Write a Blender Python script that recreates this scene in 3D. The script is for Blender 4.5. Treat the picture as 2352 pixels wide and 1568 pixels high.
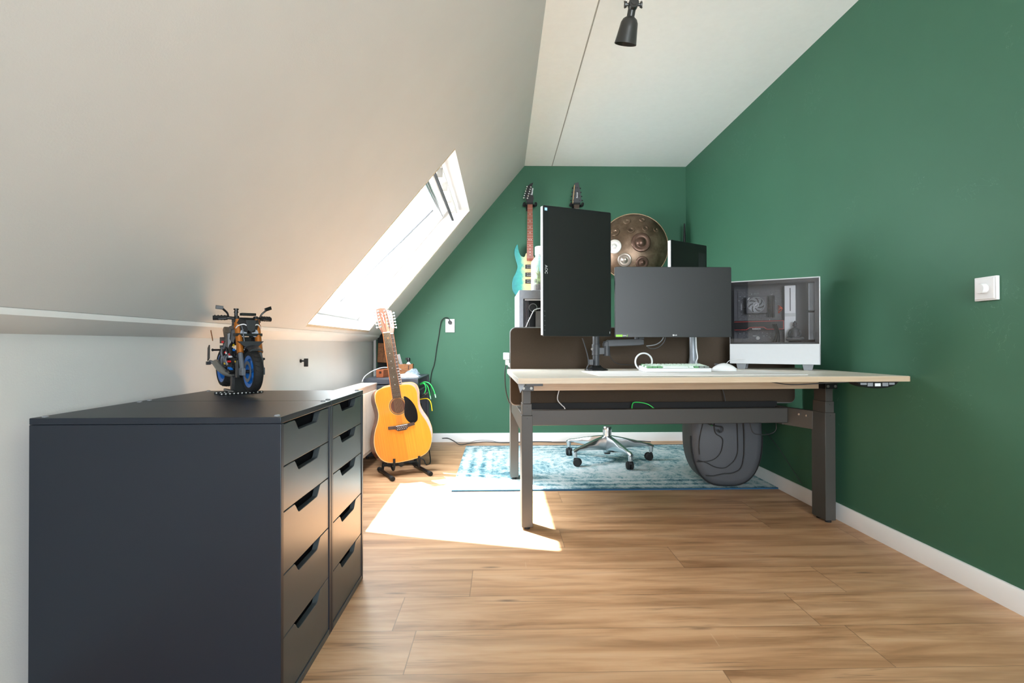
import bpy, bmesh, math, random
from mathutils import Matrix, Vector, Euler
PI=math.pi
random.seed(7)
sc=bpy.context.scene
for o in list(bpy.data.objects): bpy.data.objects.remove(o,do_unlink=True)
COL=sc.collection

# ---------------------------------------------------------------- camera
F_PX,YAW,PITCH,ROLL,CAM_H=1194.04,0.0210,0.0063,-0.0015,0.8686
cd=bpy.data.cameras.new('camera'); cam=bpy.data.objects.new('camera',cd); COL.objects.link(cam)
cd.sensor_fit='HORIZONTAL'; cd.sensor_width=36.0; cd.lens=36.0*F_PX/2352.0; cd.clip_start=0.02; cd.clip_end=200
_f=Vector((math.sin(YAW)*math.cos(PITCH),math.cos(YAW)*math.cos(PITCH),math.sin(PITCH)))
_r=Vector((math.cos(YAW),-math.sin(YAW),0)); _u=_r.cross(_f)
_r2=math.cos(ROLL)*_r+math.sin(ROLL)*_u; _u2=-math.sin(ROLL)*_r+math.cos(ROLL)*_u
cam.matrix_world=Matrix(((_r2.x,_u2.x,-_f.x,0),(_r2.y,_u2.y,-_f.y,0),(_r2.z,_u2.z,-_f.z,CAM_H),(0,0,0,1)))
sc.camera=cam
# ---------------------------------------------------------------- colour management
vs=sc.view_settings; vs.view_transform='Standard'; vs.look='None'; vs.gamma=1.0; vs.use_curve_mapping=False
vs.exposure=1.28
sc.cycles.max_bounces=10; sc.cycles.diffuse_bounces=7; sc.cycles.transparent_max_bounces=12
sc.cycles.sample_clamp_indirect=8.0
# ---------------------------------------------------------------- sky, sun, daylight
w=bpy.data.worlds.new('sky'); sc.world=w; w.use_nodes=True
bg=w.node_tree.nodes['Background']; bg.inputs[0].default_value=(0.86,0.93,1.0,1); bg.inputs[1].default_value=14.0
sd=bpy.data.lights.new('sun','SUN'); sun=bpy.data.objects.new('sun',sd); COL.objects.link(sun)
sd.energy=24.0; sd.angle=math.radians(0.7); sd.color=(1.0,0.97,0.93)
SUN_DIR=Vector((0.81,-0.755,-1.95)).normalized()
sun.rotation_euler=SUN_DIR.to_track_quat('-Z','Y').to_euler(); sun.location=(-2,5,5)
def area(name,loc,direction,sx,sy,energy,color,portal=False):
    l=bpy.data.lights.new(name,'AREA'); o=bpy.data.objects.new(name,l); COL.objects.link(o)
    l.shape='RECTANGLE'; l.size=sx; l.size_y=sy; l.energy=energy; l.color=color
    o.location=loc; o.rotation_euler=Vector(direction).to_track_quat('-Z','Y').to_euler()
    if portal: l.cycles.is_portal=True
    return o
# fill daylight through an unseen window added in the wall behind the camera
area('added_window_portal',(0.7,-2.14,1.25),(0,1,0),1.65,1.45,1,(1,1,1),True)
# the skylight as a portal for the sky
area('skylight_portal',(-0.995,3.475,1.74),(0.766,0,-0.643),1.75,1.60,1,(1,1,1),True)

# ---------------------------------------------------------------- helpers
class MB:
    def __init__(s): s.bm=bmesh.new(); s.M=Matrix.Identity(4)
    def _v(s,co): return s.bm.verts.new(s.M@Vector(co))
    def at(s,M): s.M=M; return s
    def face(s,pts): 
        vs_=[s._v(q) for q in pts]; return s.bm.faces.new(vs_)
    def box(s,x0,x1,y0,y1,z0,z1):
        v=[s._v((x,y,z)) for z in (z0,z1) for y in (y0,y1) for x in (x0,x1)]
        for f in ((0,2,3,1),(4,5,7,6),(0,1,5,4),(2,6,7,3),(0,4,6,2),(1,3,7,5)): s.bm.faces.new([v[i] for i in f])
        return s
    def bar(s,p0,p1,w,h,up=(0,0,1)):
        p0=Vector(p0);p1=Vector(p1);d=(p1-p0);L=d.length;d.normalize()
        up=Vector(up)
        if abs(d.dot(up))>.98: up=Vector((0,1,0))
        r=d.cross(up).normalized(); u=r.cross(d)
        old=s.M; s.M=old@Matrix(((r.x,d.x,u.x,p0.x),(r.y,d.y,u.y,p0.y),(r.z,d.z,u.z,p0.z),(0,0,0,1)))
        s.box(-w/2,w/2,0,L,-h/2,h/2); s.M=old; return s
    def rings(s,rs,cap=True,closed=False):
        vr=[[s._v(q) for q in r] for r in rs]; n=len(vr[0]); m=len(vr)
        for i in range(m if closed else m-1):
            a=vr[i];b=vr[(i+1)%m]
            for j in range(n):
                try: s.bm.faces.new((a[j],a[(j+1)%n],b[(j+1)%n],b[j]))
                except ValueError: pass
        if cap and not closed:
            s.bm.faces.new(vr[0][::-1]); s.bm.faces.new(vr[-1])
        return s
    def tube(s,pts,r,seg=8,smooth=0,cap=True):
        P=[Vector(q) for q in pts]
        rr=list(r) if isinstance(r,(list,tuple)) else [r]*len(P)
        if smooth:
            Q=[];R_=[]
            for i in range(len(P)-1):
                a=P[max(i-1,0)];b=P[i];c=P[i+1];d=P[min(i+2,len(P)-1)]
                for k in range(smooth):
                    t=k/smooth
                    Q.append(0.5*((2*b)+(c-a)*t+(2*a-5*b+4*c-d)*t*t+(3*b-a-3*c+d)*t**3)); R_.append(rr[i]*(1-t)+rr[i+1]*t)
            Q.append(P[-1]);R_.append(rr[-1]);P=Q;rr=R_
        rs=[];prev=None
        for i,q in enumerate(P):
            t=(P[min(i+1,len(P)-1)]-P[max(i-1,0)])
            if t.length<1e-9: t=Vector((0,0,1))
            t.normalize()
            if prev is None:
                u=t.orthogonal().normalized()
            else:
                u=prev-t*prev.dot(t)
                u=u.normalized() if u.length>1e-6 else t.orthogonal().normalized()
            prev=u; v=t.cross(u)
            rs.append([q+rr[i]*(math.cos(2*PI*k/seg)*u+math.sin(2*PI*k/seg)*v) for k in range(seg)])
        return s.rings(rs,cap)
    def cyl(s,p0,p1,r0,r1=None,seg=16): return s.tube([p0,p1],[r0,r0 if r1 is None else r1],seg)
    def lathe(s,prof,seg=24,axis='z',cap=True,c=(0,0,0)):
        rs=[]
        for (r,h) in prof:
            r=max(r,1e-5)
            ring=[]
            for k in range(seg):
                a=2*PI*k/seg; x,y=r*math.cos(a),r*math.sin(a)
                q={'z':(x,y,h),'y':(x,h,-y),'x':(h,x,y)}[axis]
                ring.append((q[0]+c[0],q[1]+c[1],q[2]+c[2]))
            rs.append(ring)
        return s.rings(rs,cap)
    def prism(s,pts,a,b,plane='xz'):
        # closed outline extruded from a to b along the remaining axis
        def q(p,t): return {'xz':(p[0],t,p[1]),'xy':(p[0],p[1],t),'yz':(t,p[0],p[1])}[plane]
        return s.rings([[q(p,a) for p in pts],[q(p,b) for p in pts]])
    def ball(s,c,r,sc_=(1,1,1),seg=16,n=10):
        prof=[]
        rs=[]
        for i in range(n+1):
            t=PI*i/n; z=-math.cos(t); q=max(math.sin(t),1e-4)
            rs.append([(c[0]+r*sc_[0]*q*math.cos(2*PI*k/seg),c[1]+r*sc_[1]*q*math.sin(2*PI*k/seg),c[2]+r*sc_[2]*z) for k in range(seg)])
        return s.rings(rs)
    def torus(s,c,R_,r,axis='y',seg=32,seg2=8,a0=0,a1=2*PI,flat=1.0):
        full=abs(a1-a0-2*PI)<1e-6; n=seg if full else seg+1
        rs=[]
        for i in range(n):
            a=a0+(a1-a0)*i/seg; ring=[]
            for k in range(seg2):
                b=2*PI*k/seg2; rad=R_+r*math.cos(b); h=r*flat*math.sin(b)
                x,y=rad*math.cos(a),rad*math.sin(a)
                q={'z':(x,y,h),'y':(x,h,y),'x':(h,x,y)}[axis]
                ring.append((q[0]+c[0],q[1]+c[1],q[2]+c[2]))
            rs.append(ring)
        return s.rings(rs,cap=not full,closed=full)
def OBJ(name,mb,mat,parent=None,bevel=0,smooth=35,seg=2):
    bm=mb.bm; bmesh.ops.recalc_face_normals(bm,faces=bm.faces)
    me=bpy.data.meshes.new(name); bm.to_mesh(me); bm.free()
    me.materials.append(mat)
    for p in me.polygons: p.use_smooth=True
    me.set_sharp_from_angle(angle=math.radians(smooth))
    o=bpy.data.objects.new(name,me); COL.objects.link(o)
    if parent: o.parent=parent
    if bevel:
        m=o.modifiers.new('bevel','BEVEL'); m.width=bevel; m.segments=seg; m.limit_method='ANGLE'; m.angle_limit=math.radians(40)
    return o
def OBJS(name,mb,mat,parent=None,**k):
    # every loose piece of the builder becomes an object of its own
    src=mb.bm; src.verts.ensure_lookup_table(); src.verts.index_update(); seen=set(); out=[]
    for v in src.verts:
        if v.index in seen: continue
        st=[v]; isl=[]; seen.add(v.index)
        while st:
            q=st.pop(); isl.append(q)
            for e in q.link_edges:
                w_=e.other_vert(q)
                if w_.index not in seen: seen.add(w_.index); st.append(w_)
        m2=MB(); mp={q.index:m2.bm.verts.new(q.co) for q in isl}; fs=set(f for q in isl for f in q.link_faces)
        for f in fs: m2.bm.faces.new([mp[q.index] for q in f.verts])
        out.append(OBJ(name,m2,mat,parent,**k))
    src.free(); return out
def tag(o,label,cat,group=None):
    o['label']=label; o['category']=cat
    if group: o['group']=group
    return o
def struct(name,mb,mat,**k):
    o=OBJ(name,mb,mat,**k); o['kind']='structure'; return o
def thing(name,label,cat,loc=(0,0,0),rot=(0,0,0),group=None):
    o=bpy.data.objects.new(name,None); COL.objects.link(o); o.location=loc; o.rotation_euler=rot; o.empty_display_size=.05
    return tag(o,label,cat,group)
def TEXT(name,s,size,mat,M,parent=None,depth=.0003,bold=False,ext=1.0):
    cu=bpy.data.curves.new(name,'FONT'); cu.body=s; cu.size=size; cu.extrude=depth; cu.align_x='CENTER'; cu.align_y='CENTER'
    if bold: cu.offset=size*.02
    t=bpy.data.objects.new(name+'_src',cu); COL.objects.link(t)
    dg=bpy.context.evaluated_depsgraph_get(); me=bpy.data.meshes.new_from_object(t.evaluated_get(dg))
    bpy.data.objects.remove(t,do_unlink=True)
    me.transform(M@Matrix.Diagonal((ext,1,1,1))); me.materials.clear(); me.materials.append(mat); me.name=name
    o=bpy.data.objects.new(name,me); COL.objects.link(o)
    if parent: o.parent=parent
    return o
def dup_tree(o,parent=None):
    c=o.copy(); COL.objects.link(c)
    if parent is not None: c.parent=parent
    for ch in list(o.children): dup_tree(ch,c)
    return c
def T(x,y,z): return Matrix.Translation((x,y,z))
def Rx(a): return Matrix.Rotation(a,4,'X')
def Ry(a): return Matrix.Rotation(a,4,'Y')
def Rz(a): return Matrix.Rotation(a,4,'Z')
FACE=Rx(PI/2)          # text standing up, facing -Y
def spline(pts,n=6,closed=False):
    P=[Vector((a,b,0)) for a,b in pts]; out=[]; m=len(P)
    for i in range(m if closed else m-1):
        g=(lambda j:P[j%m]) if closed else (lambda j:P[min(max(j,0),m-1)])
        a,b,c,d=g(i-1),g(i),g(i+1),g(i+2)
        for k in range(n):
            t=k/n; q=0.5*((2*b)+(c-a)*t+(2*a-5*b+4*c-d)*t*t+(3*b-a-3*c+d)*t**3); out.append((q.x,q.y))
    if not closed: out.append(pts[-1])
    return out

# ---------------------------------------------------------------- materials
def srgb(r,g,b):
    f=lambda c:(c/12.92 if c<=.04045 else ((c+.055)/1.055)**2.4)
    return (f(r/255),f(g/255),f(b/255),1)
class NT:
    def __init__(s,name):
        s.m=bpy.data.materials.new(name); s.m.use_nodes=True; s.t=s.m.node_tree
        s.b=s.t.nodes['Principled BSDF']; s.out=s.t.nodes['Material Output']
    def n(s,typ,**k):
        nd=s.t.nodes.new(typ)
        for a,b in k.items():
            if a.startswith('i_'): nd.inputs[a[2:].replace('_',' ')].default_value=b
            else: setattr(nd,a,b)
        return nd
    def l(s,a,b): s.t.links.new(a,b)
    def math(s,op,a,b=None,c=None,clamp=False):
        nd=s.t.nodes.new('ShaderNodeMath'); nd.operation=op; nd.use_clamp=clamp
        for i,v in enumerate((a,b,c)):
            if v is None: continue
            if isinstance(v,(int,float)): nd.inputs[i].default_value=v
            else: s.l(v,nd.inputs[i])
        return nd.outputs[0]
    def ramp(s,fac,stops):
        nd=s.t.nodes.new('ShaderNodeValToRGB'); el=nd.color_ramp.elements
        while len(el)<len(stops): el.new(.5)
        for e,(p,c) in zip(el,stops): e.position=p; e.color=c
        s.l(fac,nd.inputs[0]); return nd.outputs[0]
    def mix(s,fac,a,b,mode='MIX'):
        nd=s.t.nodes.new('ShaderNodeMix'); nd.data_type='RGBA'; nd.blend_type=mode
        for i,v in ((0,fac),(6,a),(7,b)):
            if isinstance(v,(int,float,tuple)): nd.inputs[i].default_value=v
            else: s.l(v,nd.inputs[i])
        return nd.outputs[2]
    def coords(s,scale=(1,1,1),which='Object',rot=(0,0,0),loc=(0,0,0)):
        tc=s.n('ShaderNodeTexCoord'); mp=s.n('ShaderNodeMapping'); s.l(tc.outputs[which],mp.inputs[0])
        mp.inputs['Scale'].default_value=scale; mp.inputs['Rotation'].default_value=rot; mp.inputs['Location'].default_value=loc
        return mp.outputs[0]
    def noise(s,vec,scale,detail=4,rough=.55,dist=0):
        nd=s.n('ShaderNodeTexNoise'); s.l(vec,nd.inputs['Vector']); nd.inputs['Scale'].default_value=scale
        nd.inputs['Detail'].default_value=detail; nd.inputs['Roughness'].default_value=rough; nd.inputs['Distortion'].default_value=dist
        return nd.outputs[0]
    def bump(s,h,strength=.1,dist=.002):
        nd=s.n('ShaderNodeBump'); nd.inputs['Strength'].default_value=strength; nd.inputs['Distance'].default_value=dist
        s.l(h,nd.inputs['Height']); s.l(nd.outputs[0],s.b.inputs['Normal'])
def MAT(name,col,rough=.5,metal=0,spec=.5,var=.06,vscale=40,bump=.0,bscale=300,coat=0,stretch=(1,1,1)):
    t=NT(name); b=t.b
    c=srgb(*col); v=t.coords(stretch); n=t.noise(v,vscale,3)
    k=lambda f:tuple(min(1,x*f) for x in c[:3])+(1,)
    t.l(t.ramp(n,[(.3,k(1-var)),(.7,k(1+var))]),b.inputs['Base Color'])
    b.inputs['Roughness'].default_value=rough; b.inputs['Metallic'].default_value=metal
    b.inputs['Specular IOR Level'].default_value=spec
    if coat: b.inputs['Coat Weight'].default_value=coat; b.inputs['Coat Roughness'].default_value=.08
    if bump: t.bump(t.noise(t.coords(),bscale,3),bump,.001)
    return t.m
def GLASS(name,tint,opac,rough=.02,flat=False):
    # thin pane: see-through with a reflecting film
    t=NT(name); t.t.nodes.remove(t.b)
    tr=t.n('ShaderNodeBsdfTransparent'); tr.inputs[0].default_value=tint
    gl=t.n('ShaderNodeBsdfGlossy'); gl.inputs['Roughness'].default_value=rough
    fr=t.n('ShaderNodeFresnel'); fr.inputs[0].default_value=1.5
    f=t.math('ADD',t.math('MULTIPLY',fr.outputs[0],.25 if flat else 1.0),opac)
    mx=t.n('ShaderNodeMixShader'); t.l(f,mx.inputs[0]); t.l(tr.outputs[0],mx.inputs[1]); t.l(gl.outputs[0],mx.inputs[2])
    t.l(mx.outputs[0],t.out.inputs[0]); return t.m
M={}
def lit_glass():  # clear jar glass, white mixed in to paint the strong light on it
    t=NT('light_whitened_jar_glass'); t.t.nodes.remove(t.b)
    tr=t.n('ShaderNodeBsdfTransparent'); tr.inputs[0].default_value=(.95,.97,.95,1)
    df=t.n('ShaderNodeBsdfTranslucent'); df.inputs[0].default_value=(.9,.92,.9,1); d2=t.n('ShaderNodeBsdfDiffuse'); d2.inputs[0].default_value=(.9,.92,.9,1)
    m0=t.n('ShaderNodeMixShader'); t.l(df.outputs[0],m0.inputs[1]); t.l(d2.outputs[0],m0.inputs[2])
    lw=t.n('ShaderNodeLayerWeight'); lw.inputs[0].default_value=.35
    mx=t.n('ShaderNodeMixShader'); t.l(t.math('ADD',t.math('MULTIPLY',lw.outputs[1],.75),.18,clamp=True),mx.inputs[0]); t.l(tr.outputs[0],mx.inputs[1]); t.l(m0.outputs[0],mx.inputs[2])
    t.l(mx.outputs[0],t.out.inputs[0]); return t.m
M['white_wall']=MAT('white_plaster',(208,206,203),.92,var=.012,vscale=5,bump=.25,bscale=220,spec=.2)
M['ceiling']=MAT('white_ceiling_board',(246,246,242),.95,var=.012,vscale=30,bump=.35,bscale=160,spec=.2)
M['trim']=MAT('white_trim_paint',(232,231,229),.45,var=.02,vscale=6)
M['seam']=MAT('grey_joint_filler',(168,164,156),.9)
# green wall paint with scuffs
def green():
    t=NT('green_wall_paint'); v=t.coords()
    n=t.noise(v,3,4); n2=t.noise(v,60,4,.7)
    base=t.mix(n,srgb(56,98,76),srgb(61,105,82))
    base=t.mix(t.math('MULTIPLY',n2,.25),base,srgb(60,107,83))
    vo=t.n('ShaderNodeTexNoise'); vo.inputs['Scale'].default_value=9; vo.inputs['Detail'].default_value=6; vo.inputs['Distortion'].default_value=2.5; t.l(v,vo.inputs[0])
    sc_=t.math('LESS_THAN',t.math('ABSOLUTE',t.math('SUBTRACT',vo.outputs[0],.5)),.0025)
    ms=t.math('GREATER_THAN',t.noise(t.coords((1,1,1),loc=(5,3,1)),2.6,3),.60)
    t.l(t.mix(t.math('MULTIPLY',t.math('MULTIPLY',sc_,ms),.35),base,srgb(120,160,140)),t.b.inputs['Base Color'])
    t.b.inputs['Roughness'].default_value=.58; t.b.inputs['Specular IOR Level'].default_value=.32
    t.bump(t.noise(v,260,3),.18,.001); return t.m
M['green']=green()
def floor_mat():
    t=NT('oak_plank_floor')
    tc=t.n('ShaderNodeTexCoord'); sp=t.n('ShaderNodeSeparateXYZ'); t.l(tc.outputs['Object'],sp.inputs[0])
    X,Y=sp.outputs[0],sp.outputs[1]
    W=.2115; L=1.32
    yr=t.math('DIVIDE',t.math('SUBTRACT',Y,1.592),W); row=t.math('FLOOR',yr); fy=t.math('FRACT',yr)
    wn=t.n('ShaderNodeTexWhiteNoise',noise_dimensions='1D'); t.l(row,wn.inputs['W'])
    xr=t.math('ADD',t.math('DIVIDE',X,L),t.math('MULTIPLY',wn.outputs[0],7.3)); pid=t.math('FLOOR',xr); fx=t.math('FRACT',xr)
    cb=t.n('ShaderNodeCombineXYZ'); t.l(pid,cb.inputs[0]); t.l(row,cb.inputs[1])
    w2=t.n('ShaderNodeTexWhiteNoise',noise_dimensions='2D'); t.l(cb.outputs[0],w2.inputs['Vector'])
    off=t.math('MULTIPLY',w2.outputs[0],37.0)
    cg=t.n('ShaderNodeCombineXYZ'); t.l(t.math('ADD',t.math('MULTIPLY',X,1.5),off),cg.inputs[0]); t.l(t.math('ADD',t.math('MULTIPLY',Y,13.0),off),cg.inputs[1])
    g1=t.noise(cg.outputs[0],1.1,5,.6,.5)
    cf=t.n('ShaderNodeCombineXYZ'); t.l(t.math('ADD',t.math('MULTIPLY',X,6.0),off),cf.inputs[0]); t.l(t.math('MULTIPLY',Y,210.0),cf.inputs[1])
    g2=t.noise(cf.outputs[0],1.0,4,.65)
    col=t.ramp(g1,[(.28,srgb(138,100,68)),(.42,srgb(176,134,97)),(.56,srgb(196,155,117)),(.8,srgb(208,172,138))])
    col=t.mix(t.math('MULTIPLY',g2,.28),col,srgb(132,96,64))
    # dark streaks and knots
    ck=t.n('ShaderNodeCombineXYZ'); t.l(t.math('ADD',t.math('MULTIPLY',X,2.2),off),ck.inputs[0]); t.l(t.math('ADD',t.math('MULTIPLY',Y,11.0),off),ck.inputs[1])
    vo=t.n('ShaderNodeTexVoronoi'); t.l(ck.outputs[0],vo.inputs['Vector']); vo.inputs['Scale'].default_value=.9; vo.inputs['Randomness'].default_value=1
    kn=t.ramp(vo.outputs['Distance'],[(0.02,(1,1,1,1)),(.10,(0,0,0,1))])
    st=t.ramp(t.noise(cg.outputs[0],1.15,3,.5,1.0),[(.52,(0,0,0,1)),(.66,(1,1,1,1))])
    cl=t.n('ShaderNodeCombineXYZ'); t.l(t.math('ADD',t.math('MULTIPLY',X,.9),off),cl.inputs[0]); t.l(t.math('ADD',t.math('MULTIPLY',Y,34.0),off),cl.inputs[1])
    cr=t.ramp(t.math('ABSOLUTE',t.math('SUBTRACT',t.noise(cl.outputs[0],.8,3,.5,.9),.5)),[(.0,(1,1,1,1)),(.018,(0,0,0,1))])
    crm=t.math('MULTIPLY',cr,t.ramp(t.noise(cg.outputs[0],1.6,2,.5,0),[(.50,(0,0,0,1)),(.62,(1,1,1,1))]))
    col=t.mix(t.math('MULTIPLY',kn,.72),col,srgb(74,54,38)); col=t.mix(t.math('MULTIPLY',st,.30),col,srgb(116,82,54)); col=t.mix(t.math('MULTIPLY',crm,.5),col,srgb(78,58,42))
    # each plank its own tone
    tone=t.math('ADD',t.math('MULTIPLY',w2.outputs[0],.16),.92)
    tn=t.n('ShaderNodeCombineXYZ')
    for i in range(3): t.l(tone,tn.inputs[i])
    col=t.mix(1.0,col,tn.outputs[0],'MULTIPLY')
    # fine saw marks across the planks
    cs=t.n('ShaderNodeCombineXYZ'); t.l(t.math('MULTIPLY',X,120.0),cs.inputs[0]); t.l(t.math('MULTIPLY',Y,5.0),cs.inputs[1])
    sm=t.ramp(t.noise(cs.outputs[0],1,2,.5),[(.70,(0,0,0,1)),(.74,(1,1,1,1))])
    smm=t.math('MULTIPLY',sm,t.math('GREATER_THAN',t.noise(t.coords(),4,2),.56))
    col=t.mix(t.math('MULTIPLY',smm,.22),col,srgb(215,190,158))
    e1=t.math('MINIMUM',fy,t.math('SUBTRACT',1,fy)); e2=t.math('MINIMUM',fx,t.math('SUBTRACT',1,fx))
    seam=t.math('MAXIMUM',t.math('LESS_THAN',e1,.006),t.math('LESS_THAN',e2,.0011))
    col=t.mix(t.math('MULTIPLY',seam,.55),col,srgb(92,70,50))
    t.l(col,t.b.inputs['Base Color'])
    t.l(t.math('ADD',t.math('MULTIPLY',g2,.14),.36),t.b.inputs['Roughness'])
    t.bump(t.math('SUBTRACT',t.math('MULTIPLY',g2,.5),seam),.22,.0012)
    return t.m
M['floor']=floor_mat()
def wood(name,c1,c2,scale=(1,1,1),rough=.45,coat=0,rings=6,dist=1.5):
    t=NT(name); v=t.coords(scale); n=t.noise(v,rings,5,.6,dist)
    t.l(t.ramp(n,[(.3,srgb(*c1)),(.7,srgb(*c2))]),t.b.inputs['Base Color']); t.b.inputs['Roughness'].default_value=rough
    if coat: t.b.inputs['Coat Weight'].default_value=coat; t.b.inputs['Coat Roughness'].default_value=.06
    t.bump(n,.05,.001); return t.m
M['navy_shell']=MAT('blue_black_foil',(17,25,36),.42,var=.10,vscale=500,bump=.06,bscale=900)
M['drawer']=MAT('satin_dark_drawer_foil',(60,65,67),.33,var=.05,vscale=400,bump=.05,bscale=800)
M['dark_gap']=MAT('drawer_inside_black',(14,15,18),.8)
M['black']=MAT('black_plastic',(14,14,15),.38)
M['black_matte']=MAT('black_matte_plastic',(17,17,18),.75)
M['rubber']=MAT('black_rubber',(14,14,14),.8,bump=.1)
M['dark_grey']=MAT('dark_grey_plastic',(58,60,63),.5)
M['mid_grey']=MAT('grey_plastic',(128,131,135),.45)
M['white']=MAT('white_plastic',(216,217,218),.35,var=.01)
M['white_gloss']=MAT('white_glossy_plastic',(220,220,220),.18,var=.01)
M['steel']=MAT('brushed_steel',(190,190,192),.3,1.0,var=.04)
M['chrome']=MAT('polished_aluminium',(214,217,220),.26,1.0,var=.03)
M['grey_frame']=MAT('powder_coated_dark_frame',(60,58,54),.5,var=.05,vscale=700,bump=.08,bscale=1200)
M['desk_top']=wood('pale_maple_laminate',(206,198,184),(218,211,198),(.6,9,9),.42,rings=5)
M['desk_edge']=wood('pale_edge_band',(176,153,126),(190,169,144),(1,30,30),.45,rings=3)
M['felt']=MAT('brown_felt',(74,64,54),.95,var=.14,vscale=700,bump=.2,bscale=700,spec=.15)
M['felt_edge']=MAT('grey_edge_trim',(120,120,120),.6)
M['screen']=MAT('switched_off_screen',(13,12,11),.42,spec=.5,var=.02,vscale=900)
M['bezel']=MAT('black_bezel',(30,30,31),.45)
M['led_grey']=MAT('light_grey_print',(190,190,190),.6)
M['mat_cloth']=MAT('white_desk_mat',(222,219,216),.85,var=.02,vscale=300)
M['key_mint']=MAT('mint_keycap',(214,232,218),.45,var=.01)
M['key_green']=MAT('green_keycap',(92,146,98),.5,var=.02)
M['key_grey']=MAT('grey_keycap',(120,128,122),.5)
M['gold']=MAT('gold_fork_tube',(158,92,28),.35,.35)
M['blue']=MAT('blue_rim_plastic',(18,92,166),.3)
M['red']=MAT('red_plastic',(190,30,28),.4)
M['yellow']=MAT('yellow_plastic',(228,190,40),.4)
M['green_cable']=MAT('green_cable',(52,205,92),.4)
M['yellow_cable']=MAT('yellow_cable',(238,196,20),.4)
M['orange_cable']=MAT('orange_cable',(226,84,38),.45)
M['white_cable']=MAT('white_cable',(215,217,220),.4)
M['radiator']=MAT('cream_radiator_enamel',(226,218,206),.35,var=.01)
M['case_grey']=MAT('silver_grey_case',(150,156,164),.38,.3)
M['board']=MAT('dark_circuit_board',(88,88,90),.55,var=.35,vscale=160)
M['lamp_black']=MAT('charcoal_lamp_metal',(62,62,60),.36,.3)
M['bin_grey']=MAT('dark_grey_case_cloth',(74,76,80),.62,var=.06,vscale=300,bump=.1,bscale=600)
M['line_red']=MAT('red_stripe',(214,70,66),.5)
M['cab_slate']=MAT('slate_cabinet_paint',(62,66,74),.45)
M['box_dark']=MAT('dark_knot',(58,32,18),.6)
M['clear_plug']=MAT('clear_plug_plastic',(170,200,180),.25)
M['bag_film']=MAT('grey_plastic_film',(128,140,148),.25,var=.2)
M['case_white']=MAT('computer_case_white',(194,196,198),.4,var=.01)
M['case_light']=MAT('bright_silver_edge',(226,228,232),.3)
M['bike_grey']=MAT('dark_brick_grey',(34,35,38),.42)
M['bike_mid']=MAT('mid_brick_grey',(86,90,96),.4)
M['bronze']=None
def handpan_mat():
    t=NT('patinated_bronze_steel'); v=t.coords()
    n=t.noise(v,9,6,.65,.6); n2=t.noise(v,45,4)
    c=t.ramp(n,[(.25,srgb(70,56,44)),(.5,srgb(120,98,80)),(.75,srgb(158,134,114))])
    c=t.mix(t.math('MULTIPLY',n2,.3),c,srgb(96,78,62)); t.l(c,t.b.inputs['Base Color'])
    t.b.inputs['Metallic'].default_value=.75; t.l(t.math('ADD',t.math('MULTIPLY',n,.3),.22),t.b.inputs['Roughness']); return t.m
M['bronze']=handpan_mat()
M['bronze_rim']=MAT('brass_rim',(172,146,116),.35,.7)
M['note_dark']=MAT('darkened_note_field',(98,74,62),.32,.7,var=.15,vscale=60)
M['note_light']=MAT('polished_note_field',(172,158,146),.28,.75,var=.08,vscale=60)
def spruce():
    t=NT('amber_spruce_top'); 
    tc=t.n('ShaderNodeTexCoord'); sp=t.n('ShaderNodeSeparateXYZ'); t.l(tc.outputs['Object'],sp.inputs[0])
    cb=t.n('ShaderNodeCombineXYZ'); t.l(t.math('MULTIPLY',sp.outputs[0],260),cb.inputs[0]); t.l(t.math('MULTIPLY',sp.outputs[2],2.0),cb.inputs[1])
    g=t.noise(cb.outputs[0],1,3,.6)
    c=t.ramp(g,[(.3,srgb(190,108,22)),(.7,srgb(212,132,34))])
    half=t.math('GREATER_THAN',sp.outputs[0],.012)
    c=t.mix(t.math('MULTIPLY',half,.75),c,t.ramp(g,[(.3,srgb(190,128,32)),(.7,srgb(210,150,48))]))
    t.l(c,t.b.inputs['Base Color']); t.b.inputs['Roughness'].default_value=.3; t.b.inputs['Coat Weight'].default_value=.6; t.b.inputs['Coat Roughness'].default_value=.05; return t.m
M['spruce']=spruce()
M['rosewood']=wood('striped_rosewood',(62,30,18),(112,64,42),(14,1,1.2),.35,.3,3,2.5)
M['mahogany']=wood('mahogany_neck',(96,52,36),(122,72,52),(30,8,1),.35,.4,3,.5)
M['fretboard']=wood('rosewood_fretboard',(40,25,18),(64,42,32),(20,10,2),.5,0,4)
M['fretboard_red']=wood('jatoba_fretboard',(128,62,44),(160,84,62),(20,10,2),.5,0,4)
M['binding']=MAT('cream_binding',(196,160,104),.4)
M['pickguard']=MAT('black_pickguard',(18,18,20),.15,coat=.5)
M['nickel']=MAT('nickel_hardware',(200,200,200),.2,.9)
M['string']=MAT('phosphor_bronze_string',(150,132,104),.3,.7)
def burst():
    t=NT('teal_burst_over_burl'); tc=t.n('ShaderNodeTexCoord'); sp=t.n('ShaderNodeSeparateXYZ'); t.l(tc.outputs['Object'],sp.inputs[0])
    n=t.noise(tc.outputs['Object'],22,6,.6,1.2)
    d=t.math('ADD',t.math('ABSOLUTE',sp.outputs[0]),t.math('MULTIPLY',t.math('SUBTRACT',n,.5),.09))
    c=t.ramp(t.math('MULTIPLY',d,6.0),[(.20,srgb(214,186,130)),(.36,srgb(150,180,140)),(.50,srgb(30,150,142)),(.85,srgb(0,118,122))])
    sp2=t.ramp(t.noise(tc.outputs['Object'],55,5,.6,2),[(.62,(0,0,0,1)),(.7,(1,1,1,1))])
    c=t.mix(t.math('MULTIPLY',sp2,.35),c,srgb(96,66,40)); t.l(c,t.b.inputs['Base Color'])
    t.b.inputs['Roughness'].default_value=.32; t.b.inputs['Coat Weight'].default_value=.4; return t.m
M['burst']=burst()
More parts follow.
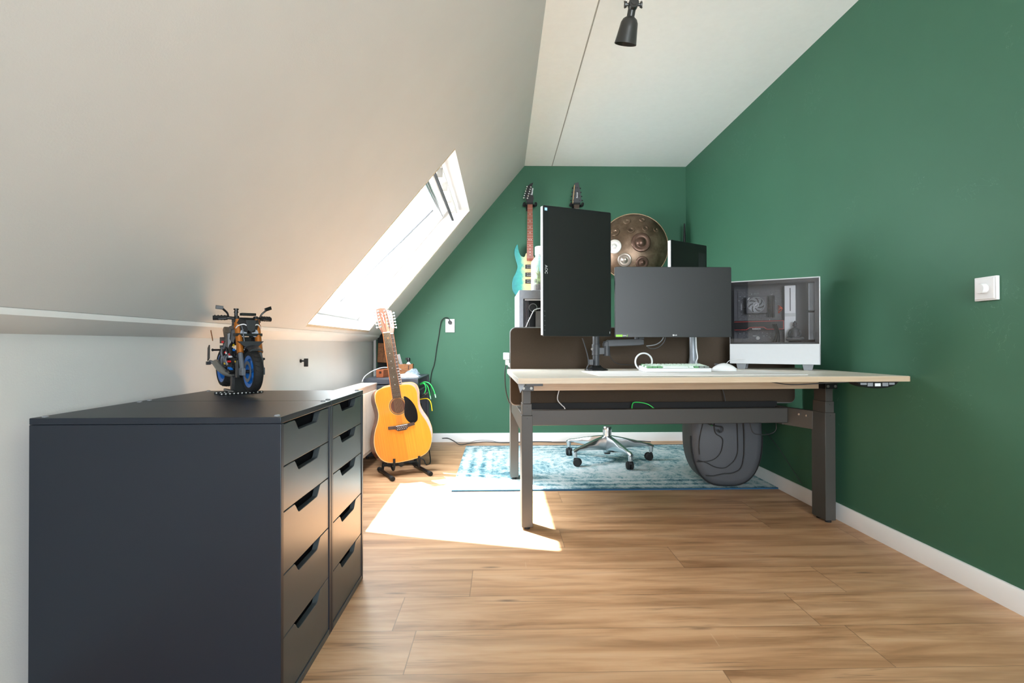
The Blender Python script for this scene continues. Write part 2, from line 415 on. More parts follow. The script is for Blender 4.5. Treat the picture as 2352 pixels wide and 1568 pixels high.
def rug():
    t=NT('distressed_teal_rug'); tc=t.n('ShaderNodeTexCoord'); sp=t.n('ShaderNodeSeparateXYZ'); t.l(tc.outputs['Object'],sp.inputs[0])
    X,Y=sp.outputs[0],sp.outputs[1]   # rug centre is the origin; half sizes 1.0 x .68
    v=tc.outputs['Object']
    n1=t.noise(t.coords((1.5,1,1)),12,9,.80,.8); n2=t.noise(v,85,6,.8,.5); n3=t.noise(v,1.9,3,.5)
    wv=t.n('ShaderNodeTexWave',wave_type='RINGS',rings_direction='SPHERICAL'); t.l(v,wv.inputs[0]); wv.inputs['Scale'].default_value=3.2; wv.inputs['Distortion'].default_value=9; wv.inputs['Detail'].default_value=5; wv.inputs['Detail Scale'].default_value=2.2
    s=t.math('ADD',t.math('MULTIPLY',n1,.55),t.math('ADD',t.math('MULTIPLY',n2,.42),t.math('MULTIPLY',wv.outputs[1],.05)))
    ax=t.math('ABSOLUTE',X); ay=t.math('ABSOLUTE',Y)
    dx=t.math('SUBTRACT',1.0,ax); dy=t.math('SUBTRACT',.68,ay); d=t.math('MINIMUM',dx,dy)
    band=t.math('MULTIPLY',t.math('SINE',t.math('MULTIPLY',d,75.0)),t.math('LESS_THAN',d,.26))
    s=t.math('ADD',s,t.math('MULTIPLY',band,-.05))
    s=t.math('ADD',s,t.math('MULTIPLY',t.math('SUBTRACT',n3,.5),.35))
    c=t.ramp(s,[(.38,srgb(58,94,106)),(.455,srgb(104,142,150)),(.505,srgb(160,182,184)),(.57,srgb(192,200,200)),(.8,srgb(208,210,208))])
    edge=t.math('LESS_THAN',d,.012); c=t.mix(edge,c,srgb(48,84,112))
    t.l(c,t.b.inputs['Base Color']); t.b.inputs['Roughness'].default_value=.95; t.b.inputs['Specular IOR Level'].default_value=.1
    t.bump(n2,.5,.003); return t.m
M['rug']=rug()
M['block_wood']=wood('reddish_wood_block',(120,58,28),(176,98,58),(3,3,12),.45,0,5,3)
M['box_wood']=wood('oiled_brown_wood',(104,60,26),(158,100,50),(3,3,10),.5,0,5,2)
M['cord']=MAT('black_cord',(28,28,28),.5)
M['moss']=MAT('moss_and_fern_green',(104,122,56),.9,var=.6,vscale=90)
M['soil']=MAT('terrarium_soil',(66,52,42),.95,var=.5,vscale=120)
M['jar_glass']=lit_glass()
M['jar_frost']=MAT('white_frosted_label',(236,238,236),.4,var=.01)
M['case_in']=MAT('case_inside_grey',(84,84,87),.6)
M['leg_black']=MAT('near_black_leg_enamel',(40,40,42),.5)
M['tinted']=GLASS('smoked_side_glass',(.90,.90,.91,1),.0,.015)
M['window_glass']=GLASS('window_glass',(.98,.985,.985,1),.0,.01,True)
M['hole']=MAT('soundhole_inside',(70,36,22),.8)
M['amber_side']=wood('amber_wood_side',(136,70,22),(166,92,36),(3,3,14),.35,.4,4,1)
M['white_note']=MAT('bright_note_field',(226,220,212),.3,.45,var=.03)
M['lens']=MAT('clear_grey_lens',(150,155,165),.15)
M['steel_dark']=MAT('dull_titanium',(130,128,122),.35,.6)
M['hole_light']=MAT('pale_pin_hole',(196,196,192),.6)
# ================================================================= ROOM
YB,XR,ZC,XE=4.675,1.678,2.4808,.2131
YR=-2.0; XK=-1.145
b=MB(); b.box(-1.35,XR+.12,YR-.12,YB+.12,-.12,0); struct('floor',b,M['floor'])
b=MB(); b.box(XK-.2,XR+.12,YB,YB+.12,-.05,2.75); struct('wall_back',b,M['green'])
b=MB(); b.box(XR,XR+.12,YR-.12,YB,0,2.75); struct('wall_right',b,M['green'])
b=MB(); b.box(XK-.12,XK,YR-.12,YB,0,.96); struct('wall_left',b,M['white_wall'])
b=MB()   # boxed-in underside where the roof slope meets the knee wall
b.prism([(XK,.896),(-1.072,.936),(-1.068,.9505),(-1.10,.985),(-1.30,.985),(-1.30,.896)],YR,YB,'xz'); struct('trim_1',b,M['trim'])
NX,NZ=-.767,.642; TH=.13
def off(p,t): return (p[0]+NX*t,p[1]+NZ*t)
lip=(-1.066,.952); rid=(XE,ZC); wb=(-1.040,.983); wt=(-.248,1.930); Y0,Y1=2.822,4.135
b=MB()
full=[lip,rid,off(rid,.2),off(lip,.2)]
b.prism(full,YR-.12,Y0,'xz'); b.prism(full,Y1,YB,'xz')
b.prism([lip,wb,off(wb,.2),off(lip,.2)],Y0,Y1,'xz')
b.prism([wt,rid,off(rid,.2),(-.49,1.99),(-.415,1.93)],Y0,Y1,'xz')
struct('wall_slope',b,M['white_wall'],smooth=10)
b=MB(); b.box(XE-.4,XR+.12,YR-.12,YB+.12,ZC,ZC+.12); struct('ceiling',b,M['ceiling'])
b=MB(); b.box(.4618-.0035,.4618+.0035,YR,YB,ZC-.002,ZC+.001); struct('trim_2',b,M['seam'])
# thin bead of filler round the skylight opening
b=MB(); t=.006
for a,c in (((Y0-.012,Y0)),((Y1,Y1+.010))):
    b.prism([off(wb,-.0012),off(wt,-.0012),off(wt,.004),off(wb,.004)],a,c,'xz')
b.prism([off((-1.052,.969),-.0012),off(wb,-.0012),off(wb,.003),off((-1.052,.969),.003)],Y0,Y1,'xz')
struct('trim_3',b,MAT('aged_filler_bead',(196,182,158),.8))
# skirting boards
b=MB(); b.prism([(XR,0),(XR-.014,0),(XR-.014,.070),(XR-.009,.078),(XR,.078)],YR,YB,'xz'); struct('baseboard_right',b,M['trim'])
b=MB(); b.prism([(YB,0),(YB-.014,0),(YB-.014,.070),(YB-.009,.078),(YB,.078)],XK,XR-.014,'yz'); struct('baseboard_back',b,M['trim'])
# rear wall behind the camera, with a wide window added for fill light
b=MB(); WX0,WX1,WZ0,WZ1=-.10,1.50,.55,1.95
for q in ((-1.3,WX0,0,2.5),(WX1,XR,0,2.5),(WX0,WX1,0,WZ0),(WX0,WX1,WZ1,2.5)): b.box(q[0],q[1],YR-.12,YR,q[2],q[3])
struct('wall_rear',b,M['white_wall'])
w2=MB()
for q in ((WX0,WX0+.05,WZ0,WZ1),(WX1-.05,WX1,WZ0,WZ1),(WX0,WX1,WZ0,WZ0+.05),(WX0,WX1,WZ1-.05,WZ1),(.67,.73,WZ0,WZ1)): w2.box(q[0],q[1],YR-.09,YR-.03,q[2],q[3])
w2o=struct('added_fill_window',w2,M['trim']); g=MB(); g.box(WX0,WX1,YR-.062,YR-.058,WZ0,WZ1); OBJ('pane',g,M['window_glass'],w2o)
# skylight: fixed frame, sash hinged at its top and pushed open
def SL(s,t,y): # s along the slope from the window bottom, t outwards
    ux,uz=.642,.767; x=wb[0]+ux*s+NX*t; z=wb[1]+uz*s+NZ*t; return (x,y,z)
def slbar(b,s0,s1,t0,t1,y0,y1):
    pts=[(lambda q:(q[0],q[2]))(SL(s,t,0)) for s,t in ((s0,t0),(s1,t0),(s1,t1),(s0,t1))]
    b.prism(pts,y0,y1,'xz')
fr=MB()
slbar(fr,0,.045,.13,.23,Y0,Y1); slbar(fr,1.115,1.19,.135,.23,Y0,Y1)
slbar(fr,.045,1.115,.13,.23,Y0-.0,Y0+.045); slbar(fr,.045,1.115,.13,.23,Y1-.045,Y1)
win=struct('window_1',fr,M['trim'])
def SH(s,t,y):  # sash coordinates, rotated about the top edge
    a=math.radians(-5); s0=1.10; ds=s-s0; dt=t
    return SL(s0+ds*math.cos(a)-dt*math.sin(a),.20+ds*math.sin(a)+dt*math.cos(a),y)
def shbar(b,s0,s1,t0,t1,y0,y1):
    pts=[(lambda q:(q[0],q[2]))(SH(s,t,0)) for s,t in ((s0,t0),(s1,t0),(s1,t1),(s0,t1))]
    b.prism(pts,y0,y1,'xz')
sh=MB(); a,c=Y0+.05,Y1-.05
shbar(sh,.0,.06,0,.05,a,c); shbar(sh,1.04,1.10,0,.05,a,c); shbar(sh,.06,1.04,0,.05,a,a+.055); shbar(sh,.06,1.04,0,.05,c-.055,c)
sash=OBJ('sash',sh,M['trim'],win)
g=MB(); shbar(g,.06,1.04,.022,.028,a+.055,c-.055); OBJ('pane',g,M['window_glass'],sash)
g=MB(); shbar(g,.04,1.04,-.008,-.001,c-.070,c-.050); OBJ('gap_shadow_strip',g,M['black'],sash)  # black strip painting in the shadow of the gap along the sash
g=MB(); g.cyl((-.467,Y0+.02,1.868),(-.467,Y1-.05,1.868),.012,seg=10); g.cyl((-.452,Y0+.02,1.882),(-.452,Y1-.05,1.882),.008,seg=8); OBJ('opening_bar',g,M['steel'],win)
g=MB(); g.box(-.386,-.370,Y0+.004,Y1-.05,1.842,1.852); OBJ('dark_vent_slot',g,M['black_matte'],win)
g=MB(); g.box(-.354,-.342,Y0+.004,Y1-.04,1.904,1.910); 
for k in range(4): g.box(-.376,-.342,3.05+k*.27,3.056+k*.27,1.852,1.907)
OBJ('blind_rail',g,M['seam'],win)

# ------------------------------------------------ fittings on walls
def frame_box(b,x0,x1,y0,y1,z0,z1): b.box(x0,x1,y0,y1,z0,z1)
d=thing('dimmer_switch','white square dimmer switch plate with round knob on the right green wall','light switch',(XR,1.7535,1.059))
b=MB(); b.box(-.012,0,-.041,.041,-.041,.041); OBJ('plate',b,M['white_gloss'],d,bevel=.002)
b=MB(); b.box(-.016,-.012,-.036,.036,-.036,.036); OBJ('cover',b,M['white_gloss'],d,bevel=.0015)
b=MB(); b.lathe([(.0175,-.016),(.0175,-.030),(.016,-.033),(0.0,-.033)],28,'x'); OBJ('knob',b,M['white_gloss'],d,smooth=50)
d=thing('wall_outlet','white double wall socket on the green back wall under the roof slope','wall socket',(-.457,YB,1.040))
b=MB(); b.box(-.041,.041,-.011,0,-.060,.060); OBJ('plate',b,M['white_gloss'],d,bevel=.002)
for zz in (.029,-.029):
    b=MB(); b.lathe([(.0215,-.011),(.0215,-.013),(.0195,-.013),(.019,-.003),(0,-.003)],24,'y',c=(0,0,zz),cap=False); OBJ('socket',b,M['white'],d)
b=MB()
for s in (-1,1): b.cyl((s*.0095,-.0045,-.029),(s*.0095,-.0025,-.029),.0026,seg=8)
OBJ('socket_hole',b,M['black'],d)
b=MB(); b.cyl((0,-.009,.029),(0,-.045,.029),.018,.015,16); b.tube([(0,-.03,.03),(-.002,-.04,.05),(-.015,-.035,.068),(-.045,-.02,.070),(-.075,-.014,.045),(-.088,-.012,-.01),(-.105,-.010,-.12),(-.118,-.009,-.19),(-.140,-.009,-.34),(-.165,-.009,-.42),(-.18,-.01,-.55),(-.19,-.012,-.75),(-.2,-.03,-1.0)],.0038,8,5)
tag(OBJ('plug_cable',b,M['cord']),'black power cord plugged into the white double socket and hanging down the green wall','cord')['category']='cord'
bpy.data.objects['plug_cable'].location=(-.457,YB,1.040)
# small black push latch on the knee wall
k=thing('door_knob','small black T shaped knob on the white knee wall','knob',(XK,2.99,.77))
b=MB(); b.cyl((0,0,.008),(.006,0,.008),.010,seg=16); OBJ('rose',b,M['black'],k)
b=MB(); b.cyl((0,0,.008),(.030,0,.008),.0045,seg=10); b.box(.022,.042,-.006,.010,-.024,.022); OBJ('handle',b,M['black'],k,bevel=.001)
# pipe in the corner
b=MB(); b.cyl((-1.118,4.63,0),(-1.118,4.63,.93),.013,seg=14); tag(OBJ('heating_pipe',b,M['white_wall']),'white vertical pipe in the corner of knee wall and green wall','pipe')
# radiator
r=thing('radiator','cream panel radiator along the white knee wall behind the drawer units','radiator',(-.934,0,0))
b=MB(); b.box(-.006,0,2.62,3.93,.10,.575)
for i in range(50):
    y=2.64+i*.0255; b.prism([(-.0,y),(.006,y+.005),(.006,y+.012),(0,y+.017)],.125,.535,'xy')
OBJ('front_panel',b,M['radiator'],r,bevel=.001)
b=MB(); b.box(-.115,-.109,2.62,3.93,.10,.575); OBJ('rear_panel',b,M['radiator'],r)
b=MB(); b.box(-.118,.002,2.62,3.93,.572,.585)
OBJ('top_grille',b,M['radiator'],r,bevel=.002)
b=MB(); b.box(-.112,0,3.922,3.932,.11,.575); b.box(-.112,0,2.618,2.628,.11,.575); OBJS('side_cover',b,M['radiator'],r)
b=MB()
for y in (2.9,3.7): b.box(-.203,-.112,y,y+.03,.12,.50)
OBJS('bracket',b,M['white'],r)
# spotlight on the ceiling
s=thing('ceiling_spotlight','charcoal bell shaped spotlight hanging from the white ceiling','spotlight',(.555,2.2,0))
b=MB(); b.lathe([(.0,ZC),(.055,ZC),(.055,ZC-.02),(.05,ZC-.026),(0,ZC-.026)],28); OBJ('ceiling_cup',b,M['lamp_black'],s)
b=MB(); b.cyl((0,0,ZC-.02),(.008,0,2.335),.008,seg=12); OBJ('stem',b,M['lamp_black'],s)
J=Vector((.008,0,2.312)); ax=Vector((-.13,.36,-.92)).normalized()
q=ax.to_track_quat('Z','Y').to_matrix().to_4x4()
b=MB(); b.M=T(*J)
b.lathe([(.0,-.028),(.021,-.028),(.021,.0)],20,'y'); b.lathe([(.011,-.030),(.011,-.0285),(0,-.0285)],16,'y')
b.cyl((-.037,-.012,0),(.037,-.012,0),.006,seg=10); b.cyl((.030,-.012,0),(.037,-.012,0),.012,.012,10); b.cyl((-.037,-.012,0),(-.028,-.012,0),.012,.012,10)
for z in (-.014,.014): b.cyl((.033,-.012,0),(.036,-.012,z),.004,seg=8); b.cyl((-.033,-.012,0),(-.036,-.012,z),.004,seg=8)
OBJ('swivel_joint',b,M['lamp_black'],s)
b=MB(); b.M=T(*J)@q; b.lathe([(.0,.0),(.0165,.002),(.0165,.038),(.022,.042),(.030,.048),(.0365,.062),(.0395,.085),(.045,.125),(.0475,.140),(.0480,.143),(.0465,.143),(.038,.09),(.02,.06),(0,.055)],36); OBJ('lamp_shade',b,M['lamp_black'],s,smooth=50)
b=MB(); b.M=T(*J)@q; b.ball((0,0,.09),.026); OBJ('bulb',b,M['white'],s)

# rug
b=MB(); RX0,RX1,RY0,RY1=-.30,1.665,3.09,4.45
n=60; cx,cy=(RX0+RX1)/2,(RY0+RY1)/2
b.box(-.98,.98,-.68,.68,0,.008)
R_=OBJ('area_rug',b,M['rug']); R_.location=(cx,cy,0); R_.rotation_euler=(0,0,.004)
tag(R_,'distressed teal and white patterned rug on the wood floor under the desk','rug')
# ================================================================= DRAWER UNITS
def drawer_unit(y0,label):
    W,D,H=.360,.579,.700
    t=thing('drawer_unit',label,'drawer unit',(-.515,y0,0),(0,0,0),None)   # local: x<0 into the unit, y along the front
    P=.016
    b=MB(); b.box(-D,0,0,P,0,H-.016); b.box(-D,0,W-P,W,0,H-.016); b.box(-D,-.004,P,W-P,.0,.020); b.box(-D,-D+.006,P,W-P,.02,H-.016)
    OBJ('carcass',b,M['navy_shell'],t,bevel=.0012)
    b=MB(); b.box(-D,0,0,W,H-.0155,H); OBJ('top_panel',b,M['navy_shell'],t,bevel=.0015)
    b=MB(); b.box(-.030,.0,P,W-P,.0,.0185); OBJ('plinth',b,M['drawer'],t,bevel=.001)
    zs=[.682,.580,.472,.3225,.1735,.0205]
    for i in range(5):
        zt,zb=zs[i]-.0015,zs[i+1]+.0008
        a,c=P+.002,W-P-.002; m=(a+c)/2; hw=.078; dp=.027
        def arc(x,z,sx,up):  # small s-curve shoulder
            return [(x+sx*.014*k/4, z-dp*(0.5-0.5*math.cos(PI*k/4))*1.0) for k in range(5)]
        pts=[(a,zb),(c,zb),(c,zt)]
        L=[(m+hw+.018-(.034)*k/8, zt-dp*(0.5-0.5*math.cos(PI*k/8))) for k in range(9)]
        R_=[(2*m-x,z) for x,z in L[::-1]]
        pts+=L+R_+[(a,zt)]
        b=MB(); b.prism(pts,-.018,-.0025,'yz'); dr=OBJ('drawer_front',b,M['drawer'],t,bevel=.0012)
        b=MB(); b.box(-.48,-.0185,.03,W-.03,zb+.01,zt-.045); OBJ('drawer_box',b,M['dark_gap'],dr)
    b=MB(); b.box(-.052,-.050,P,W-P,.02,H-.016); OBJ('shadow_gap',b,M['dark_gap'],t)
    pads=[(-.018,.020),(-D+.020,.020),(-.018,W-.020),(-D+.020,W-.020)]
    for (x,y) in pads:
        b=MB(); b.lathe([(.0075,H),(.0072,H+.002),(.004,H+.0036),(0,H+.0040)],14,c=(x,y,0)); OBJ('clear_bumper',b,M['clear'],t,smooth=60)
    return t
M['clear']=MAT('clear_bumper',(120,122,126),.2,var=.02)
drawer_unit(1.229,'blue-black five-drawer unit closest to the camera, its broad side panel facing us')
drawer_unit(1.592,'dark five-drawer unit carrying the toy motorcycle, directly behind the closest drawer unit')

# ================================================================= DESK (double workstation)
A=math.radians(2.4); OX,OY=.063,1.994; ZT=.7405
desk=thing('standing_desk','pale topped double workstation desk on dark metal legs with a brown privacy screen','desk',(OX,OY,0),(0,0,A))
def DW(u,v,z=ZT): return Vector((OX+u*math.cos(A)-v*math.sin(A),OY+u*math.sin(A)+v*math.cos(A),z))
Wd=1.586
b=MB(); b.box(.002,Wd-.002,.002,.748,ZT-.022,ZT); OBJ('desktop',b,M['desk_top'],desk,bevel=.0015)
b=MB(); b.box(0,Wd,0,.0025,ZT-.022,ZT-.001); b.box(Wd-.0025,Wd,0,.75,ZT-.022,ZT-.001); OBJ('edge_band',b,M['desk_edge'],desk)
b=MB(); b.box(0,.0025,0,.75,ZT-.022,ZT-.001); OBJ('side_edge_band',b,M['white'],desk)
b=MB(); b.box(.056,Wd-.002,.97,1.70,ZT-.022,ZT); OBJ('desktop',b,M['desk_top'],desk,bevel=.0015)
# rail under the top
b=MB(); b.box(.10,1.50,.44,.475,.653,ZT-.022); OBJ('support_rail',b,M['desk_edge'],desk,bevel=.001)
b=MB(); b.box(.10,1.50,1.40,1.435,.653,ZT-.022); OBJ('support_rail',b,M['desk_edge'],desk,bevel=.001)
b=MB(); b.box(.112,.150,.4385,.44,.700,.712); OBJ('barcode_label',b,M['white'],desk)
b=MB()
for i in range(9): b.box(.116+i*.0035,.1175+i*.0035,.438,.4386,.702,.711)
OBJ('barcode',b,M['black'],desk)['kind']='stuff'
def leg(u0,v0,v1,side):
    z0=.0088 if v0>1 else 0
    # telescopic column: three nested sections
    w_=.052
    b=MB(); b.box(u0,u0+w_,v0,v1,z0+.012,.535); b.box(u0+.004,u0+w_-.004,v0+.004,v1-.004,.535,.590); b.box(u0+.0075,u0+w_-.0075,v0+.0075,v1-.0075,.590,.652)
    L=OBJ('leg',b,M['grey_frame'],desk,bevel=.0015)
    b=MB(); b.cyl((u0+w_/2,v0+.02,z0),(u0+w_/2,v0+.02,z0+.013),.014,seg=16); b.cyl((u0+w_/2,v1-.02,z0),(u0+w_/2,v1-.02,z0+.013),.014,seg=16); OBJS('glide',b,M['rubber'],L)
    b=MB()
    for z in (.575,.522): b.cyl((u0+w_/2,v0-.0006+(.004 if z>.54 else 0),z),(u0+w_/2,v0+.004,z),.0022,seg=8)
    OBJS('set_screw',b,M['black'],L)
    b=MB(); b.box(u0-.004,u0+w_+.004,v0-.01,v1+.01,.652,ZT-.022); b.box(u0-.006,u0+w_+.012,v0-.30 if v0<1 else v0-.2,v1+.16,.698,ZT-.022)
    B_=OBJ('top_bracket',b,M['black'],desk,bevel=.001)
    for s in (0,1):
        b=MB(); b.cyl((u0+.008+s*.036,v0-.0125,.665),(u0+.008+s*.036,v0-.009,.665),.0065,seg=16); b.cyl((u0+.008+s*.036,v0-.0130,.665),(u0+.008+s*.036,v0-.0124,.665),.003,seg=8); OBJ('bolt',b,M['steel_dark'],B_)
    return L
leg(.052,.446,.546,0); leg(1.532,.440,.545,1); leg(.052,1.330,1.43,0); leg(1.532,1.330,1.43,1)
b=MB(); b.box(.078-.02,.078+.02,.546,1.33,.440,.533); OBJ('side_beam',b,M['grey_frame'],desk,bevel=.002)
b=MB(); b.bar((1.545,.540,.4865),(1.475,.700,.4895),.03,.093); b.box(1.46,1.49,.68,1.20,.443,.5365); b.bar((1.475,1.18,.4865),(1.545,1.335,.4865),.03,.093); OBJ('side_beam',b,M['grey_frame'],desk,bevel=.002)
b=MB()
for k in range(2): b.cyl((1.505+k*.018,.60-k*.035,.508-k*.002),(1.496+k*.018,.594-k*.035,.508-k*.002),.005,seg=12)
OBJS('bolt',b,M['steel'],desk)
for v0 in (.655,1.16):
    b=MB(); b.box(.085,1.475,v0,v0+.04,.4555,.5345); OBJ('crossbar',b,M['grey_frame'],desk,bevel=.003)
b=MB(); b.box(.10,1.47,.71,1.15,.500,.505); b.box(.10,1.47,.745,.75,.505,.56); b.box(.10,1.47,1.13,1.135,.505,.56); OBJ('cable_tray',b,M['black_matte'],desk)
# privacy screen with rounded corners
def rrect(x0,x1,z0,z1,r,n=6,corners=(1,1,1,1)):
    out=[]
    for (cx,cz,a0,on) in ((x1-r,z0+r,-PI/2,corners[1]),(x1-r,z1-r,0,corners[2]),(x0+r,z1-r,PI/2,corners[3]),(x0+r,z0+r,PI,corners[0])):
        if not on: 
            out.append((cx+(r if a0 in(-PI/2,0) else -r),cz+(r if a0 in(0,PI/2) else -r))); continue
        for k in range(n+1):
            a=a0+PI/2*k/n; out.append((cx+r*math.cos(a),cz+r*math.sin(a)))
    return out
b=MB(); b.prism(rrect(.022,1.60,.548,.958,.028),.792,.810,'xz'); PS=OBJ('privacy_screen',b,M['felt'],desk)
b=MB(); pts=rrect(.022,1.60,.548,.958,.028); b.tube([(x,.801,z) for x,z in pts]+[(pts[0][0],.801,pts[0][1])],.0058,8); OBJ('edge_piping',b,M['felt_edge'],PS)
# hand control under the right end, cable
b=MB(); pts=[(1.355,ZT-.0225)]+[(1.445+.085*math.cos(PI+PI*k/16),ZT-.0225-.026*math.sin(PI*k/16)) for k in range(1,16)]+[(1.535,ZT-.0225)]
b.prism(pts,-.004,.05,'xz'); HC=OBJ('height_controller',b,M['black'],desk,bevel=.001)
b=MB(); b.box(1.432,1.456,-.006,-.004,ZT-.040,ZT-.028); OBJ('display',b,M['white'],HC)
b=MB()
for x0,x1,z in ((1.372,1.398,.034),(1.402,1.424,.040),(1.464,1.488,.040),(1.492,1.515,.034)): b.box(x0,x1,-.0055,-.004,ZT-z,ZT-.026)
OBJS('button',b,M['mid_grey'],HC)
b=MB(); b.tube([(1.36,.05,ZT-.026),(1.30,.10,ZT-.034),(1.20,.18,ZT-.046),(1.14,.25,ZT-.038),(1.05,.30,ZT-.030)],.0025,6,5); OBJ('controller_cable',b,M['dark_grey'],HC)
# left end bracket
b=MB(); b.prism([(.004,ZT-.0225),(.035,ZT-.0225),(.014,ZT-.062)],.05,.056,'xz'); OBJ('end_bracket',b,M['mid_grey'],desk)

# power socket block clipped at the left end of the screen
e=thing('power_block','white power socket block clipped to the left edge of the brown screen','power strip',tuple(DW(.006,.80,.79)),(0,0,A))
b=MB(); b.box(-.022,.010,0,.05,-.002,.036); OBJ('housing',b,M['white'],e,bevel=.003)
b=MB(); b.box(-.012,.008,-.006,.03,-.030,-.002); OBJ('plug',b,M['white_gloss'],e,bevel=.003)
b=MB(); b.tube([(-.008,.02,-.028),(-.014,.02,-.07),(-.012,.02,-.14),(-.002,.03,-.2),(.012,.04,-.24)],.0028,8,5); OBJ('cord',b,M['dark_grey'],e)

# loose cables below the desk
def cable(name,pts,r,mat,label,cat='cable',sm=6,group=None):
    b=MB(); b.tube(pts,r,8,sm); o=OBJ(name,b,mat,smooth=80); return tag(o,label,cat,group)
cable('charging_cable',[DW(.30,.735,ZT-.026),DW(.293,.73,.68),DW(.272,.73,.625),DW(.265,.73,.58),DW(.285,.725,.552),DW(.298,.715,.540),DW(.305,.704,.515)],.0028,M['white_cable'],'thin white cable hanging from the desktop to the cable tray')
cable('network_cable',[DW(.655,.705,.520),DW(.665,.72,.558),DW(.70,.725,.562),DW(.75,.72,.550),DW(.79,.706,.518)],.003,M['green_cable'],'green cable lying on top of the cable tray')
cable('signal_cable',[DW(1.14,.77,.70),DW(1.17,.765,.64),DW(1.185,.76,.58),DW(1.19,.76,.53)],.0025,M['dark_grey'],'dark cable dropping behind the desktop at the right into the tray')
cable('coiled_cable',[DW(1.505,.83,.46),DW(1.515,.83,.42),DW(1.51,.83,.385),DW(1.48,.835,.366),DW(1.43,.84,.362),DW(1.39,.85,.375),DW(1.375,.86,.44)],.0028,M['cord'],'black cable looping below the right end of the crossbar')

# ================================================================= PORTRAIT MONITOR
def monitor(name,label,loc,rz,W,H,bez,side,th=.014,back=.04,tilt=0,mat_side=None,chin=None):
    t=thing(name,label,'monitor',loc,(tilt,0,rz))      # local origin: centre of the front face; faces -y
    b=MB(); b.prism(rrect(-W/2,W/2,-H/2,H/2,.006),0,th,'xz'); sh=OBJ('housing',b,M['black'],t,bevel=.0012)
    if mat_side:
        b=MB(); b.box(-W/2-.0035,-W/2-.0002,0.0005,th+.004,-H/2+.004,H/2-.004); OBJ('side_trim',b,mat_side,t,bevel=.0015)
    b=MB(); b.prism(rrect(-W*.36,W*.36,-H*.36,H*.36,.02),th,th+back,'xz'); OBJ('rear_cover',b,M['black_matte'],t,bevel=.008)
    l,r,bt,tp=bez
    b=MB(); b.box(-W/2+l,W/2-r,-.0006,.001,-H/2+bt,H/2-tp); OBJ('screen',b,M['screen'],t)
    return t
ax_=Vector((.18,2.17)); 
mp=monitor('computer_monitor','tall black monitor turned upright with a silver edge on its left','',0,.3,.5,(0,0,0,0),0) if False else None
PL=Vector((.176,2.165,0)); PR_=Vector((.486,2.285,0)); d_=(PR_-PL); Wp=d_.length; ang=math.atan2(d_.y,d_.x); c_=(PL+PR_)/2
m1=monitor('computer_monitor','tall black monitor turned upright with a bright silver edge, left of the wide monitor',(c_.x,c_.y,1.1785),ang,Wp,.548,(.026,.010,.014,.014),0,mat_side=M['case_light'] if 'case_light' in M else M['white'])
TEXT('brand_print','AOC',.017,M['led_grey'],T(-Wp/2+.0135,-.0008,.005)@FACE@Rz(-PI/2),m1)
b=MB(); b.box(-Wp/2+.007,-Wp/2+.019,-.001,-.0002,.252,.264); OBJ('energy_sticker',b,MAT('pale_blue_sticker',(150,205,235),.5),m1)
TEXT('sticker_mark','E',.010,M['white'],T(-Wp/2+.013,-.0011,.258)@FACE,m1)
b=MB()
for i in range(5): b.box(-Wp/2+.006,-Wp/2+.0075,-.0008,-.0002,-.25+i*.020,-.2485+i*.020)
b.box(Wp/2-.0085,Wp/2-.0065,-.0010,-.0002,-.262,-.252); OBJS('button_mark',b,M['led_grey'],m1)
# ---- arm pole with the wide monitor's arm
px,py=.4735,2.585
arm=thing('monitor_stand','black desk pole with swivel arm holding the two front monitors','monitor stand',(px,py,.0006))
b=MB(); b.lathe([(.0,ZT),(.058,ZT),(.0585,ZT+.004),(.045,ZT+.009),(.030,ZT+.016),(.024,ZT+.024),(0,ZT+.024)],32); OBJ('base',b,M['black'],arm,smooth=50)
b=MB(); b.cyl((0,0,ZT+.02),(0,0,1.30),.0165,seg=20); OBJ('pole',b,M['dark_grey'],arm)
b=MB(); b.cyl((0,0,.815),(0,0,.870),.0205,seg=20); b.box(-.004,.050,-.014,.014,.820,.853); b.cyl((.052,-.005,.812),(.052,-.005,.884),.0165,seg=20); OBJ('clamp_collar',b,M['dark_grey'],arm,bevel=.0015)
b=MB(); b.cyl((-.020,-.018,.846),(-.024,-.026,.846),.0065,seg=12); OBJ('clamp_screw',b,M['steel'],arm)
b=MB(); b.prism([(.036,.858),(.036,.876),(.060,.892),(.220,.897),(.236,.893),(.236,.868),(.216,.864),(.060,.858)],-.020,.014,'xz'); OBJ('swing_arm',b,M['dark_grey'],arm,bevel=.003)
b=MB(); b.cyl((.205,-.004,.895),(.205,-.004,.975),.0125,seg=16); b.box(.212,.236,-.02,.012,.895,.925); OBJ('arm_post',b,M['dark_grey'],arm)
b=MB(); b.bar((.205,-.004,.965),(.30,-.085,1.055),.03,.03); b.box(.255,.335,-.112,-.098,1.015,1.095); OBJ('screen_mount',b,M['black'],arm)
b=MB(); b.cyl((.240,-.024,.918),(.240,-.03,.918),.006,seg=12); OBJ('arm_screw',b,M['steel'],arm)
b=MB(); b.box(-.05,.05,-.075,-.0,1.14,1.20); b.box(-.11,.0,-.28,-.26,1.13,1.21); b.bar((-.05,-.26,1.17),(-.01,-.05,1.17),.03,.04); OBJ('upper_arm',b,M['black'],arm)
b=MB(); b.box(-.036,-.018,-.02,.0,.768,.794); OBJ('cable_clip',b,M['dark_grey'],arm)
cable('monitor_cable',[(px-.072,py-.03,.90),(px-.064,py-.03,.875),(px-.056,py-.03,.85),(px-.046,py-.030,.81),(px-.042,py-.030,.775),(px-.048,py-.024,.757),(px-.052,py-.050,.7455),(px-.030,py-.068,.7452)],.0028,M['dark_grey'],'dark cable running from the upright monitor down to the pole clip')
